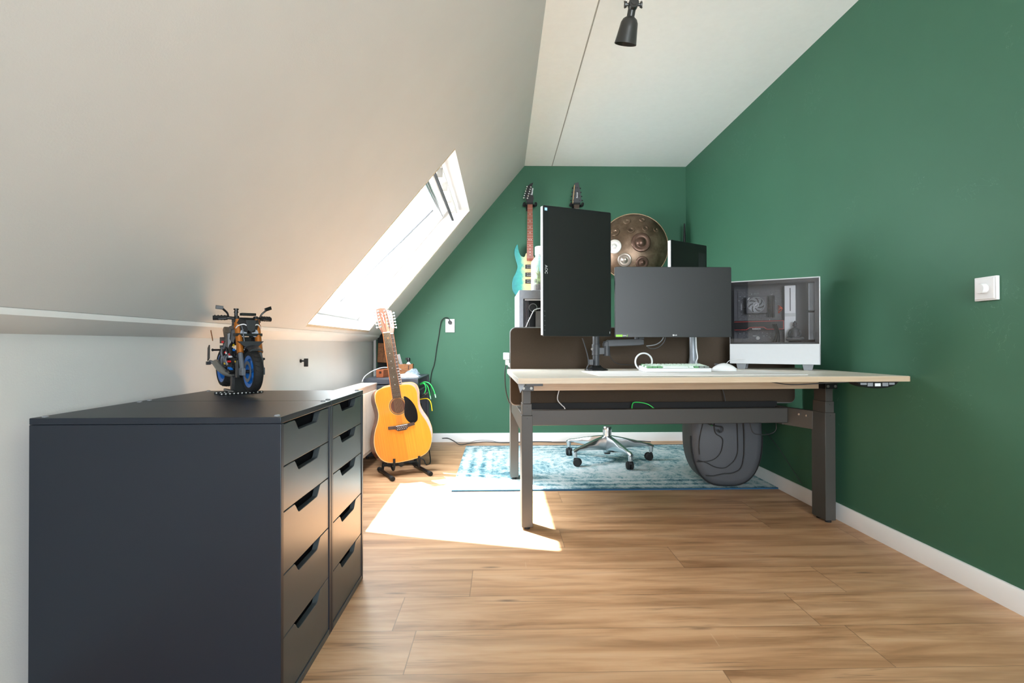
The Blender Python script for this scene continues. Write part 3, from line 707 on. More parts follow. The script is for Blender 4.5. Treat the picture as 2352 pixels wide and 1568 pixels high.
cable('display_cable',[(px+.33,py-.06,.96),(px+.322,py-.05,.90),(px+.29,py-.045,.87),(px+.24,py-.045,.862)],.0025,M['mid_grey'],'pale thin cable bending down from the wide monitor to the swing arm')
cable('power_cable',[(px+.335,py-.05,.96),(px+.332,py-.045,.89),(px+.30,py-.04,.855),(px+.27,py-.03,.848),(px+.25,py-.03,.857)],.0022,M['dark_grey'],'dark thin cable sagging below the pale one under the wide monitor')
cable('usb_cable',[(px+.072,py+.02,.835),(px+.08,py+.02,.80),(px+.115,py+.02,.772),(px+.20,py+.03,.765),(px+.255,py+.02,.757)],.0022,M['cord'],'black cable curving from the pole joint toward the keyboard')
# ---- wide monitor
LX=(1413-1150)/497; RX_=(1682.5-1150)/494
m2=monitor('computer_monitor','wide black monitor in the middle of the desk with a green sticker in its corner',((LX+RX_)/2,2.405,1.0665),math.radians(.8),RX_-LX,.328,(.003,.003,.020,.003),0,mat_side=None)
TEXT('brand_print','LG',.009,M['led_grey'],T(.010,-.0008,-.1545)@FACE,m2,bold=True)
b=MB(); b.lathe([(.0042,-.0008),(.0042,-.0002)],16,'y',c=(-.001,0,-.1545)); OBJ('brand_dot',b,M['led_grey'],m2)
hw=(RX_-LX)/2
b=MB(); b.box(-hw+.003,-hw+.034,-.001,-.0002,-.1615,-.1515); OBJ('green_sticker',b,MAT('lime_sticker',(140,205,50),.5),m2)
TEXT('sticker_text','GSYNC',.0055,M['white'],T(-hw+.0445,-.0008,-.1565)@FACE,m2,bold=True)
b=MB(); b.prism([(-hw+.054,-.1615),(-hw+.056,-.1615),(-hw+.0585,-.1515),(-hw+.0565,-.1515)],-.001,-.0002,'xz'); OBJ('sticker_slash',b,MAT('lime_sticker_slash',(140,205,50),.5),m2)
# ---- small upright monitor behind, on its own column
PL=Vector((.862,2.615,0)); PR_=Vector((1.108,2.775,0)); d_=(PR_-PL); ang3=math.atan2(d_.y,d_.x); c_=(PL+PR_)/2
m3=monitor('computer_monitor','dark monitor with a white left edge sticking up behind the wide monitor',(c_.x,c_.y,1.1857),ang3,d_.length,.43,(.018,.012,.02,.02),0,mat_side=M['white'])
W3=d_.length
b=MB(); b.box(.075,W3/2-.014,-.0012,-.0005,-.12,.17); OBJ('side_panel',b,M['bezel'],m3)
TEXT('small_print','dell',.020,M['mid_grey'],T(W3/2-.055,-.0014,-.03)@FACE@Rz(-PI/2),m3) if False else None
b=MB()
for i in range(4): b.box(W3/2-.040,W3/2-.034,-.0016,-.0010,.028-i*.012,.035-i*.012)
OBJS('button_mark',b,M['led_grey'],m3)
b=MB(); b.lathe([(0,-.4445),(.046,-.4445),(.046,-.438),(.03,-.430),(.022,-.42),(0,-.42)],28,c=(.075,.025,0)); OBJ('stand_foot',b,M['steel'],m3,smooth=50)
b=MB(); b.tube([(.075,.035,-.43),(.075,.036,-.38),(.070,.040,-.2),(.03,.044,-.05)],[.030,.018,.0155,.015],16,4); OBJ('stand_column',b,M['case_grey'],m3)
cable('stand_cable',[(1.020,2.70,.93),(1.018,2.69,.85),(1.022,2.685,.80),(1.012,2.68,.775),(1.02,2.68,.7445)],.003,M['white_cable'],'pale cable running down beside the silver monitor column')

# ================================================================= DESK MAT, KEYBOARD, MOUSE
dm=MB(); dm.prism(rrect(0,.885,0,.36,.01),0,.003,'xy')
o=OBJ('desk_mat',dm,M['mat_cloth'],bevel=.001); o.location=(.394,2.098,ZT+.0002); o.rotation_euler=(0,0,math.radians(2.2)); tag(o,'large white desk mat under the keyboard and mouse','desk mat')
kb=thing('keyboard','compact white keyboard with mint and green keycaps on the desk mat','keyboard',(.657,2.340,ZT+.0036),(0,0,math.radians(1.2)))
KW=.300
b=MB(); b.prism([(0,0),(.125,0),(.125,.026),(.115,.0265),(.0,.0165)],0,KW,'yz'); OBJ('case',b,M['white'],kb,bevel=.002)
rows=[[1]*13+[2],[1.5]+[1]*12+[1.5],[1.75]+[1]*11+[2.25],[2.25]+[1]*10+[2.75],[1.25,1.25,1.25,6.25,1.25,1.25,1.25,1.25]]
U=(KW-.012)/15
for r_,row in enumerate(rows):
    x=.006; y=.118-.0225*(r_+1)
    for ci,wk in enumerate(row):
        zb=.0165+ (y+.01)*.0825
        b=MB(); w_=wk*U; g_=.0008
        b.rings([[(x+g_,y+g_,zb),(x+w_-g_,y+g_,zb),(x+w_-g_,y+.0215,zb+.0015),(x+g_,y+.0215,zb+.0015)],
                 [(x+g_+.002,y+g_+.002,zb+.0075),(x+w_-g_-.002,y+g_+.002,zb+.0075),(x+w_-g_-.002,y+.0195,zb+.0085),(x+g_+.002,y+.0195,zb+.0085)]])
        mt=M['key_mint']
        if (r_==4 and ci<3) or (r_==0 and ci==0) or (r_ in(1,2,3) and ci==0): mt=M['key_green'] if (r_==4 or r_==0 or r_==2) else M['key_mint']
        if r_==4 and ci==5: mt=M['key_green']
        if r_==4 and ci in(6,7): mt=M['key_grey']
        OBJ('keycap',b,mt,kb,bevel=.0006,seg=1); x+=w_
cable('keyboard_cable',[(.667,2.472,ZT+.012)]+[(.680+.041*math.cos(a),2.462+.01*k/12,.7865+.041*math.sin(a)) for k,a in [(k,PI*1.25-2*PI*.90*k/14) for k in range(15)]]+[(.74,2.50,.7490),(.78,2.56,.7462)],.0042,M['white'],'white keyboard cable standing up in a round loop behind the keyboard')
ms=thing('computer_mouse','white computer mouse beside the keyboard with a small dark emblem','mouse',(1.050,2.43,ZT+.0036),(0,0,math.radians(62)))
b=MB(); rs=[]
for i in range(13):
    t=i/12; y=-.055+.11*t; wv=.031*math.sin(PI*min(1,max(.04,t*.96+.03)))**.42; h=.036*math.sin(PI*min(.97,.06+.9*t))**.7
    rs.append([(wv*math.cos(PI*k/10),y,.001+h*math.sin(PI*k/10)**.75) for k in range(11)]+[(-wv*.96,y,0),(wv*.96,y,0)])
b.rings(rs); OBJ('shell',b,M['white_gloss'],ms,smooth=70)
b=MB(); b.torus((0,-.030,.0318),.0055,.0009,'z',16,6,a0=.6,a1=5.6); OBJ('emblem',b,M['black'],ms)
b=MB(); b.box(-.003,.003,.025,.042,.028,.0345); OBJ('scroll_wheel',b,M['dark_grey'],ms,bevel=.001)
cable('mouse_cable',[(1.075,2.482,ZT+.012),(1.10,2.53,.764),(1.14,2.575,.787),(1.19,2.60,.793),(1.25,2.64,.79)],.0016,M['white_cable'],'thin white cable curving up from the mouse to the computer case')
# ================================================================= PC TOWER
PL=Vector((1.200,2.705,0)); PR_=Vector((1.548,2.487,0)); d_=PR_-PL; LP=d_.length; angp=math.atan2(d_.y,d_.x)
pc=thing('computer_case','white computer tower with a smoked glass side on the right end of the desk','computer',(PL.x,PL.y,ZT+.0006),(0,0,angp))
PH0,PH1=.028,.458; PD=.140; SH_=.140   # feet height, top, depth, shroud top
b=MB(); b.box(0,LP,.004,PD,PH1-.006,PH1); b.box(LP-.006,LP,.0,PD,PH0,PH1-.006); b.box(0,LP,0,PD,PH0,SH_-.010); b.box(0,.004,.004,PD,SH_-.01,PH1-.006); OBJ('shell',b,M['case_white'],pc,bevel=.002)
b=MB(); b.box(.004,LP-.006,PD-.008,PD,SH_-.01,PH1-.006); OBJ('inner_back',b,M['case_in'],pc)
b=MB(); b.box(.002,LP-.006,.0,.004,SH_-.009,PH1-.006)
gls=OBJ('glass_side',b,M['tinted'],pc)
b=MB()
for q in ((.002,.022,SH_-.009,PH1-.006),(LP-.024,LP-.007,SH_-.009,PH1-.006),(.002,LP-.007,PH1-.024,PH1-.006),(.002,LP-.007,SH_-.009,SH_-.002)): b.box(q[0],q[1],.0042,.0058,q[2],q[3])
OBJS('black_border',b,M['black'],gls)
b=MB(); b.box(.004,LP-.006,.012,PD-.008,SH_-.010,SH_-.006); OBJ('shroud_top',b,M['case_in'],pc)
for x0 in (.030,LP-.078):
    b=MB(); b.prism([(x0,PH0),(x0+.048,PH0),(x0+.042,.0),(x0+.006,.0)],.012,.030,'xz'); OBJ('foot',b,M['mid_grey'],pc)
    b=MB(); b.prism([(x0,PH0),(x0+.048,PH0),(x0+.042,.0),(x0+.006,.0)],PD-.03,PD-.012,'xz'); OBJ('foot',b,M['mid_grey'],pc)
k=LP/.2175   # picture widths to case widths (case spans 217 px in the photograph)
def cx(px_): return (px_-1677)/215.0*LP
def cz(py_): # height of a photo row inside the case, taken at mid length
    return PH1-(py_-641)/ (842-641)*(PH1-PH0)
yb=PD-.010
b=MB(); b.box(cx(1690),cx(1802),yb-.004,yb,cz(792),cz(662)); mb_=OBJ('motherboard',b,M['board'],pc)
b=MB()
rr=random.Random(3)
for i in range(46):
    x=cx(rr.uniform(1692,1799)); z=cz(rr.uniform(668,788)); s=rr.uniform(.0012,.0045)
    b.box(x,x+s*rr.uniform(.6,2),yb-.004-rr.uniform(.003,.008),yb-.004,z,z+s*rr.uniform(.6,2))
o=OBJ('small_component',b,M['mid_grey'],mb_); o['kind']='stuff'
b=MB()
for i in range(30):
    x=cx(rr.uniform(1692,1799)); z=cz(rr.uniform(668,788)); b.box(x,x+.0022,yb-.0075,yb-.004,z,z+.0022)
o=OBJ('solder_point',b,M['white'],mb_); o['kind']='stuff'
# cooler
cxx,czz=cx(1740),cz(699); R0=.040
b=MB(); b.prism([(cxx+x,czz+z) for x,z in rrect(-.048,.050,-.044,.046,.006)],yb-.062,yb-.012,'xz'); ck_=OBJ('cooler_housing',b,M['case_in'],pc,bevel=.002)
b=MB(); b.torus((cxx,yb-.063,czz),R0,.0022,'y',40,8); OBJ('cooler_ring',b,M['mid_grey'],ck_)
b=MB(); b.cyl((cxx,yb-.063,czz),(cxx,yb-.0618,czz),R0-.001,seg=36); OBJ('fan_recess',b,M['black'],ck_)
for i in range(7):
    b=MB(); a0=2*PI*i/7
    P0=[];P1=[]
    for t in range(7):
        r=.012+.026*t/6; a=a0+.9*t/6
        P0.append((cxx+r*math.cos(a),yb-.067,czz+r*math.sin(a))); P1.append((cxx+r*math.cos(a+.62),yb-.0635,czz+r*math.sin(a+.62)))
    b.rings([[p,q,(q[0],q[1]+.001,q[2]),(p[0],p[1]+.001,p[2])] for p,q in zip(P0,P1)]); OBJ('fan_blade',b,M['mid_grey'],ck_)
b=MB(); b.lathe([(0,yb-.069),(.0135,yb-.069),(.014,yb-.0635)],28,'y',c=(cxx,0,czz)); OBJ('fan_hub',b,M['mid_grey'],ck_)
b=MB(); b.torus((cxx,yb-.0695,czz),.0135,.0011,'y',28,6); OBJ('hub_ring',b,M['white'],ck_)
TEXT('hub_label','AMD',.0085,M['white'],T(cxx,yb-.0697,czz)@FACE@Rz(.7),ck_,bold=True)
TEXT('corner_label','AMD',.007,M['white'],T(cxx-.036,yb-.0625,czz+.034)@FACE@Rz(.95),ck_,bold=True)
TEXT('board_text','TORPEDO',.0085,M['white'],T(cx(1699),yb-.0045,cz(700))@FACE@Rz(-PI/2),mb_,bold=True)
TEXT('board_text','AX 370',.008,M['mid_grey'],T(cx(1738),yb-.0045,cz(669))@FACE,mb_,bold=True)
# memory slots
for i in range(4):
    b=MB(); b.box(cx(1767+i*4.6),cx(1769.6+i*4.6),yb-.030,yb-.004,cz(729),cz(676)); OBJ('memory_stick',b,M['black'],pc)
# orange header cable
for i in range(4):
    b=MB(); zz=cz(708)
    b.tube([(cx(1792),yb-.012,cz(701+i*4)),(cx(1797),yb-.03,cz(703+i*2.2)),(cx(1803),yb-.034,zz),(cx(1800),yb-.03,cz(713)),(cx(1793),yb-.012,cz(716+i))],.0016,6,5); OBJ('orange_wire',b,M['orange_cable'],pc)
# graphics card
b=MB(); b.box(cx(1684),cx(1809),yb-.105,yb-.006,cz(760),cz(738)); gp=OBJ('graphics_card',b,M['black'],pc,bevel=.002)
yg=yb-.1062
def strip(pts,w_):
    for i in range(len(pts)-1):
        b=MB(); b.bar((pts[i][0],yg,pts[i][1]),(pts[i+1][0],yg,pts[i+1][1]),w_,.0012,up=(0,1,0)); OBJ('red_line',b,M['line_red'],gp)
strip([(cx(1684),cz(740.5)),(cx(1808),cz(739.5))],.0018); strip([(cx(1808),cz(739)),(cx(1808),cz(759))],.0018)
strip([(cx(1684),cz(760)),(cx(1718),cz(760))],.0018); strip([(cx(1718),cz(760)),(cx(1726),cz(754.5))],.0018); strip([(cx(1726),cz(754.5)),(cx(1761),cz(754))],.0018); strip([(cx(1761),cz(754)),(cx(1769),cz(759.5))],.0018); strip([(cx(1769),cz(759.5)),(cx(1808),cz(759))],.0018)
TEXT('card_text','RADEON',.0085,M['white'],T(cx(1743),yg,cz(758.2))@FACE,gp,bold=True,ext=1.15)
TEXT('board_text','msi',.011,M['led_grey'],T(cx(1732),yb-.0045,cz(774))@FACE,mb_,bold=True)
b=MB(); b.lathe([(0,yb-.008),(.0095,yb-.008),(.0095,yb-.004)],24,'y',c=(cx(1741),0,cz(779.5))); OBJ('coin_battery',b,M['steel'],mb_)
for i in range(3):
    b=MB(); b.tube([(cx(1782+i*4),yb-.09,cz(744)),(cx(1784+i*4),yb-.11,cz(752)),(cx(1790+i*3),yb-.10,cz(765)),(cx(1786+i*5),yb-.06,cz(780)),(cx(1780+i*7),yb-.03,cz(791))],.0035,8,5); OBJ('black_lead',b,M['black'],pc)
# white cable bar
b=MB(); b.box(cx(1809),cx(1835),yb-.055,yb-.012,cz(795),cz(655)); cb_=OBJ('cable_bar',b,M['white'],pc,bevel=.001)
b=MB(); b.box(cx(1821.5),cx(1823.5),yb-.056,yb-.0545,cz(716),cz(661)); OBJ('slot',b,M['black'],cb_)
b=MB(); b.box(cx(1809),cx(1835),yb-.0555,yb-.0545,cz(729),cz(721)); OBJ('bend_line',b,M['led_grey'],cb_)
# front fans seen edge-on
for z0,z1 in ((.15,.285),(.295,.43)):
    b=MB(); b.box(LP-.048,LP-.024,.02,PD-.02,z0,z1); b.box(LP-.052,LP-.020,.02,.024,z0,z1); OBJ('front_fan',b,M['mid_grey'],pc,bevel=.002)
# seated figurine inside the case
bd=thing('seated_statue','small dark seated meditating statue behind the smoked glass of the computer tower','figurine',tuple(pc.matrix_basis@Vector((cx(1834),.040,SH_-.0055))),(0,0,angp))
b=MB(); b.lathe([(0,0),(.030,0),(.031,.004),(.027,.009),(.029,.013),(0,.013)],28); OBJ('pedestal',b,M['black'],bd)
b=MB()
b.lathe([(0,.030),(.020,.028),(.0215,.036),(.0175,.045),(.017,.055),(.020,.064),(.0195,.070),(.011,.0755),(.006,.078),(.0055,.083)],24)
b.tube([(-.016,.004,.066),(-.024,.0,.050),(-.022,-.010,.034),(-.006,-.020,.028)],[.0075,.0065,.0055,.0045],10,5)
b.tube([(.016,.004,.066),(.024,.0,.050),(.022,-.010,.034),(.006,-.020,.028)],[.0075,.0065,.0055,.0045],10,5)
b.tube([(-.006,.0,.024),(-.030,-.006,.021),(-.022,-.022,.019),(.008,-.026,.019)],[.014,.011,.008,.006],12,5)
b.tube([(.006,.0,.024),(.030,-.006,.021),(.020,-.024,.021),(-.010,-.027,.022)],[.014,.011,.008,.006],12,5)
b.ball((0,0,.091),.0105,(.9,.95,1.2)); b.ball((0,.001,.099),.0098,(1,1,.75)); b.ball((0,.001,.1075),.0038)
b.ball((0,-.0105,.090),.0022,(.7,1,1.3)); b.ball((-.0095,.0,.089),.0022,(.6,.8,2)); b.ball((.0095,.0,.089),.0022,(.6,.8,2))
OBJ('body',b,M['dark_grey'],bd,smooth=70)

# ================================================================= FAR SIDE OF THE DESK
g=thing('computer_case','light grey computer tower seen from its back panel, standing behind the brown screen','computer',tuple(DW(.092,1.115,ZT+.0006)),(0,0,A-.01))
GW,GD,GH=.225,.46,.455
b=MB(); b.box(0,GW,0,.004,GH-.052,GH-.001)  # back panel pieces
b.box(0,.026,0,.004,0,GH-.05); b.box(.205,GW,0,.004,0,GH-.05); b.box(.026,.205,0,.004,0,.03)
b.box(0,.003,.004,GD,0,GH-.001); b.box(GW-.003,GW,.004,GD,0,GH-.001); b.box(0,GW,0,GD,GH-.004,GH); b.box(0,GW,GD-.004,GD,0,GH); b.box(0,GW,.004,GD,0,.004)
OBJ('shell',b,M['case_grey'],g,bevel=.0015)
b=MB(); b.box(.026,.205,.060,.064,.03,GH-.05); OBJ('recess',b,M['black'],g)
for i in range(5):
    b=MB(); b.box(.030+i*.0075,.0325+i*.0075,.004,.05,.03+(0 if i<3 else 0),GH-.062-(0 if i<4 else .10)); OBJ('vent_fin',b,M['mid_grey'],g)
b=MB(); b.torus((.084,.004,GH-.105),.0235,.0022,'y',36,8); OBJ('port_ring',b,M['steel'],g)
b=MB(); b.cyl((.084,.006,GH-.105),(.084,.03,GH-.105),.022,seg=28); OBJ('port_tube',b,M['black'],g)
b=MB(); b.box(.100,.200,.006,.012,.06,GH-.125); OBJ('port_panel',b,M['mid_grey'],g)
b=MB()
for i in range(9): b.box(.104+(i%3)*.018,.116+(i%3)*.018,.002,.006,.15+(i//3)*.03,.170+(i//3)*.03)
OBJS('port',b,M['black'],g)
b=MB(); b.box(.034,.205,.001,.006,GH-.062,GH-.054); OBJ('label_strip',b,M['white'],g)
b=MB(); b.box(.085,.2,.0,.006,.085,.092); OBJ('slot_cover',b,M['white'],g)
G0=DW(.092,1.115)
cable('tied_cable',[(G0.x+.125,G0.y-.012,1.085),(G0.x+.095,G0.y-.02,1.078),(G0.x+.083,G0.y-.024,1.065),(G0.x+.066,G0.y-.02,1.03),(G0.x+.045,G0.y-.02,.985),(G0.x+.03,G0.y-.02,.93),(G0.x+.03,G0.y-.02,.86)],.003,M['white_cable'],'white cable tied in a knot on the back of the grey computer tower')
# terrarium jar on the grey case
jar=thing('terrarium_jar','clear glass jar with moss and soil on top of the grey computer tower','jar',(G0.x+.140,G0.y+.13,ZT+GH+.0012))
prof=[(0,0),(.056,0),(.060,.006),(.060,.170),(.056,.192),(.040,.212),(.033,.220),(.033,.256)]
b=MB(); b.lathe(prof,32,cap=False); OBJ('glass',b,M['jar_glass'],jar,smooth=50)
b=MB(); b.lathe([(0,.232),(.036,.232),(.036,.280),(.033,.284),(0,.284)],28); OBJ('lid',b,M['white'],jar)
b=MB(); b.lathe([(0,.004),(.052,.004),(.054,.035),(.05,.045),(.03,.05),(0,.052)],28); OBJ('soil',b,M['soil'],jar)
b=MB(); rr=random.Random(5)
for i in range(46):
    a=rr.uniform(0,2*PI); r=rr.uniform(0,.036); h=rr.uniform(.05,.17)
    x,y=r*math.cos(a),r*math.sin(a); b.tube([(x,y,.045),(x*1.1+rr.uniform(-.01,.01),y*1.1,h*.6+.02),(x*1.15+rr.uniform(-.014,.014),y*1.15+rr.uniform(-.01,.01),h)],[.003,.0035,.0008],6,2)
for i in range(14):
    a=rr.uniform(0,2*PI); r=rr.uniform(0,.04); b.ball((r*math.cos(a),r*math.sin(a),.055+rr.uniform(0,.02)),rr.uniform(.010,.018),seg=8,n=6)
OBJ('moss_and_ferns',b,M['moss'],jar)
# black case with red stripes between the monitors
bx=thing('speaker_box','black box with two red stripes glimpsed between the upright and wide monitors','box',tuple(DW(.78,1.15,ZT+.0006)),(0,0,A))
b=MB(); b.box(0,.20,0,.30,0,.50); OBJ('body',b,M['black_matte'],bx,bevel=.01)
b=MB(); b.bar((0,-.001,.452),(.2,-.001,.56-.04),.010,.003,up=(0,1,0)); OBJ('red_stripe',b,M['red'],bx)
b=MB(); b.bar((0,-.001,.475),(.12,-.001,.505),.006,.003,up=(0,1,0)); OBJ('red_stripe',b,M['red'],bx)
# rod in the corner
b=MB(); b.tube([(0,0,0),(0,0,1.0),(0,0,1.62),(.002,0,1.80),(.002,0,1.935)],[.016,.015,.014,.011,.006],12); o=OBJ('tapered_rod',b,M['black'],smooth=60); o.location=(1.618,4.55,0); tag(o,'thin black tapered rod standing upright in the corner of the green walls','rod')

# ================================================================= HANDPAN ON THE WALL
hp=thing('handpan','round bronze steel handpan with dimpled notes hanging on the green wall','handpan',(1.155,4.500,1.716),(math.radians(-2),0,math.radians(-7)))
RH=.293
b=MB(); b.lathe([(RH,.012),(RH,-.004),(RH-.012,-.010),(RH-.020,-.018),(RH*.86,-.040),(RH*.68,-.068),(RH*.45,-.090),(RH*.2,-.101),(0,-.104)],72,'y',cap=False); OBJ('top_shell',b,M['bronze'],hp,smooth=70)
b=MB(); b.lathe([(RH,.012),(RH*.86,.045),(RH*.6,.08),(RH*.3,.098),(0,.100)],72,'y',cap=False); OBJ('bottom_shell',b,M['bronze'],hp,smooth=70)
b=MB(); b.torus((0,.001,0),RH,.0065,'y',72,8); OBJ('rim',b,M['bronze_rim'],hp,smooth=70)
def hsurf(x,z):
    r=math.hypot(x,z)/RH
    pr=[(0,-.104),(.2,-.101),(.45,-.090),(.68,-.068),(.86,-.040),(.93,-.018),(1,-.004)]
    for (a,ya),(c,yc) in zip(pr,pr[1:]):
        if a<=r<=c: y=ya+(yc-ya)*(r-a)/(c-a); nrm=(yc-ya)/((c-a)*RH); return y,nrm
    return -.004,1
notes=[(1469,559,.084,.040,'d'),(1411,566,.062,.022,'l'),(1433,597,.060,.028,'l2'),(1472,604,.056,.024,'d'),(1448,529,.032,.013,'p'),(1480,526,.030,.013,'p'),(1474,504,.026,.010,'p'),(1440,507,.034,.012,'p'),(1413,532,.040,.016,'p'),(1504,528,.026,.010,'p')]
for (nx,ny,ro,ri,kd) in notes:
    x=(nx-1456)/262.0; z=(564-ny)/262.0; y,sl=hsurf(x,z); r=math.hypot(x,z); 
    nv=Vector((sl*(x/r if r else 0),-1,sl*(z/r if r else 0))); nv.normalize()
    q=nv.to_track_quat('Z','Y').to_matrix().to_4x4()
    b=MB(); b.M=T(x,y,z)@q
    q_=.0035+ro*.05; b.lathe([(ro,-.006),(ro*.97,q_*.7),(ro*.90,q_),(ro*.6,q_*.85),(ri*1.15,q_*.7),(ri*1.02,q_*.8),(ri*.8,q_+ri*.16),(ri*.4,q_+ri*.32),(0,q_+ri*.36)] if kd!='p' else [(ro,-.006),(ro*.97,q_*.7),(ro*.90,q_),(ro*.6,q_*.9),(ri*1.2,q_*.8),(ri,q_*.75),(ri*.8,q_*.3),(ri*.4,-.002),(0,-.003)],40)
    OBJ('tone_field',b,{'d':M['note_dark'],'l':M['white_note'],'l2':M['note_light'],'p':M['bronze']}[kd],hp,smooth=70)
b=MB(); b.cyl((0,.095,.02),(0,.152,.02),.02,seg=12); OBJ('wall_mount',b,M['black'],hp)

# ================================================================= ELECTRIC GUITARS ON THE WALL
def headtext(s,M_,par,size): return TEXT('headstock_logo',s,size,M['white'],M_,par,bold=True)
def electric(label,loc,body_mat,board_mat,kind):
    t=thing('electric_guitar',label,'guitar',loc,(0,0,0),None)
    half=[(-.03,.385),(-.050,.352),(-.082,.366),(-.099,.41),(-.106,.452),(-.113,.462),(-.124,.445),(-.135,.415),(-.137,.38),(-.126,.33),(-.110,.27),(-.124,.215),(-.149,.165),(-.158,.11),(-.151,.055),(-.12,.014),(-.06,.0),(0,.001),(.06,.0),(.12,.014),(.151,.055),(.158,.11),(.147,.17),(.118,.235),(.112,.29),(.124,.345),(.127,.385),(.117,.425),(.107,.435),(.095,.39),(.072,.348),(.045,.34),(.03,.36)]
    b=MB(); b.prism(spline(half,5,True),-.022,.020,'xz'); bd_=OBJ('body',b,body_mat,t,bevel=.006)
    b=MB(); b.prism([(-.029,.33),(-.0215,.81),(.0215,.81),(.029,.33)],-.036,-.016,'xz'); OBJ('neck',b,M['mahogany'],t,bevel=.002)
    b=MB(); b.prism([(-.029,.315),(-.0215,.81),(.0215,.81),(.029,.315)],-.041,-.036,'xz'); fb=OBJ('fretboard',b,board_mat,t)
    b=MB(); z=.81; zb=.17; L_=.648*.985
    for i in range(1,24):
        z=.81-L_*(1-2**(-i/12)); hw_=.0215+(.81-z)/.495*.0075; b.box(-hw_,hw_,-.0425,-.041,z-.0008,z+.0008)
    OBJ('frets',b,M['nickel'],fb)['kind']='stuff'
    b=MB()
    for i in (3,5,7,9,12,15,17,19,21):
        z=.81-L_*((1-2**(-i/12))+(1-2**(-(i-1)/12)))/2
        for dx in ((-.010,.010) if i==12 else (0,)): b.cyl((dx,-.0418,z),(dx,-.041,z),.0032,seg=10)
    OBJ('inlay_dots',b,M['white'],fb)['kind']='stuff'
    for i,z in enumerate((.265,.195,.135)):
        b=MB(); b.box(-.042,.042,-.032,-.022,z-.018,z+.018); pu=OBJ('pickup' if i<2 else 'bridge',b,M['black'],t,bevel=.002)
        for s_ in (-.008,.008):
            for k_ in range(6):
                b=MB(); b.cyl((-.025+k_*.010,-.033,z+s_),(-.025+k_*.010,-.032,z+s_),.0024,seg=8); OBJ('pole_piece',b,M['nickel'],pu)
    for k_ in range(6):
        b=MB(); b.tube([(-.026+k_*.0104,-.036,.135),(-.017+k_*.0068,-.0445,.81)],.0007,5); OBJ('string',b,M['string'],t)
    for (x,z) in ((.10,.09),(.115,.15)):
        b=MB(); b.lathe([(.009,-.022),(.009,-.034),(.007,-.036),(0,-.036)],16,'y',c=(x,0,z)); OBJ('knob',b,M['black'],t)
    if kind=='blade':
        hd=[(-.0225,.805),(-.030,.84),(-.042,.875),(-.0405,.895),(-.018,.975),(.004,.995),(.030,1.005),(.020,.975),(.021,.93),(.031,.88),(.033,.865),(.0225,.805)]
        b=MB(); b.prism(hd,-.034,-.020,'xz'); h=OBJ('headstock',b,M['black'],t,bevel=.001)
        for k_ in range(6):
            f=k_/5; x=-.044+.030*f; z=.872+.098*f
            b=MB(); b.cyl((x+.022,-.036,z-.006),(x+.022,-.034,z-.006),.006,seg=14); b.cyl((x-.004,-.026,z),(x+.008,-.026,z),.003,seg=8); b.ball((x-.010,-.026,z),.0075,(1,.6,.9),12,8); OBJ('tuning_peg',b,M['nickel'],h)
        TEXT('headstock_logo','Ibanez',.024,M['white'],T(.019,-.0345,.925)@FACE@Rz(PI/2-.12),h,bold=True)
    else:
        hd=[(-.024,.805),(-.040,.85),(-.036,.92),(-.018,1.0),(.016,1.01),(.034,.92),(.042,.85),(.024,.805)]
        b=MB(); b.prism(hd,-.034,-.020,'xz'); h=OBJ('headstock',b,M['dark_grey'],t,bevel=.001)
        b=MB(); b.bar((-.034,-.0345,.82),(-.018,-.0345,.985),.006,.001,up=(0,1,0)); OBJ('binding',b,M['binding'],h)
        for s_ in (-1,1):
            for k_ in range(4):
                x=s_*(.040-.018*k_/3); z=.85+.036*k_
                b=MB(); b.cyl((x-s_*.014,-.036,z),(x-s_*.014,-.034,z),.005,seg=12); b.cyl((x-s_*.004,-.026,z),(x+s_*.006,-.026,z),.0025,seg=8); b.ball((x+s_*.011,-.026,z),.0065,(1,.6,.9),12,8); OBJ('tuning_peg',b,M['black'],h)
        TEXT('headstock_logo','Ibanez',.020,M['white'],T(.004,-.0345,.895)@FACE@Rz(PI/2),h,bold=True)
    return t
def hanger(x,z,label):
    t=thing('guitar_hanger',label,'wall hook',(x,4.6,z))
    b=MB(); b.box(-.03,.03,.058,.075,-.035,.035); OBJ('wall_plate',b,M['black'],t,bevel=.003)
    b=MB(); b.cyl((0,.06,.0),(0,.012,.0),.007,seg=10); OBJ('stem',b,M['black'],t)
    for s_ in (-1,1):
        b=MB(); b.tube([(0,.012,-.0),(s_*.034,.004,-.002),(s_*.052,-.02,-.004),(s_*.050,-.055,.000)],[.010,.011,.0125,.011],12,4); b.ball((s_*.050,-.058,.001),.0125,seg=10,n=8); OBJ('padded_arm',b,M['rubber'],t)
    b=MB(); b.box(-.03,.03,-.060,-.050,-.004,.010); OBJ('safety_strap',b,M['black_matte'],t,bevel=.003)
    return t
electric('teal burst electric guitar with reddish fretboard hanging on the green wall',(.2555,4.592,1.290),M['burst'],M['fretboard_red'],'blade')
electric('dark eight-peg electric guitar whose headstock shows above the upright monitor',(.667,4.592,1.290),M['black'],M['fretboard'],'twin')
hanger(.2555,2.104,'black padded wall hook holding the neck of the teal guitar'); hanger(.667,2.104,'black padded wall hook hidden behind the upright monitor, holding the dark guitar')

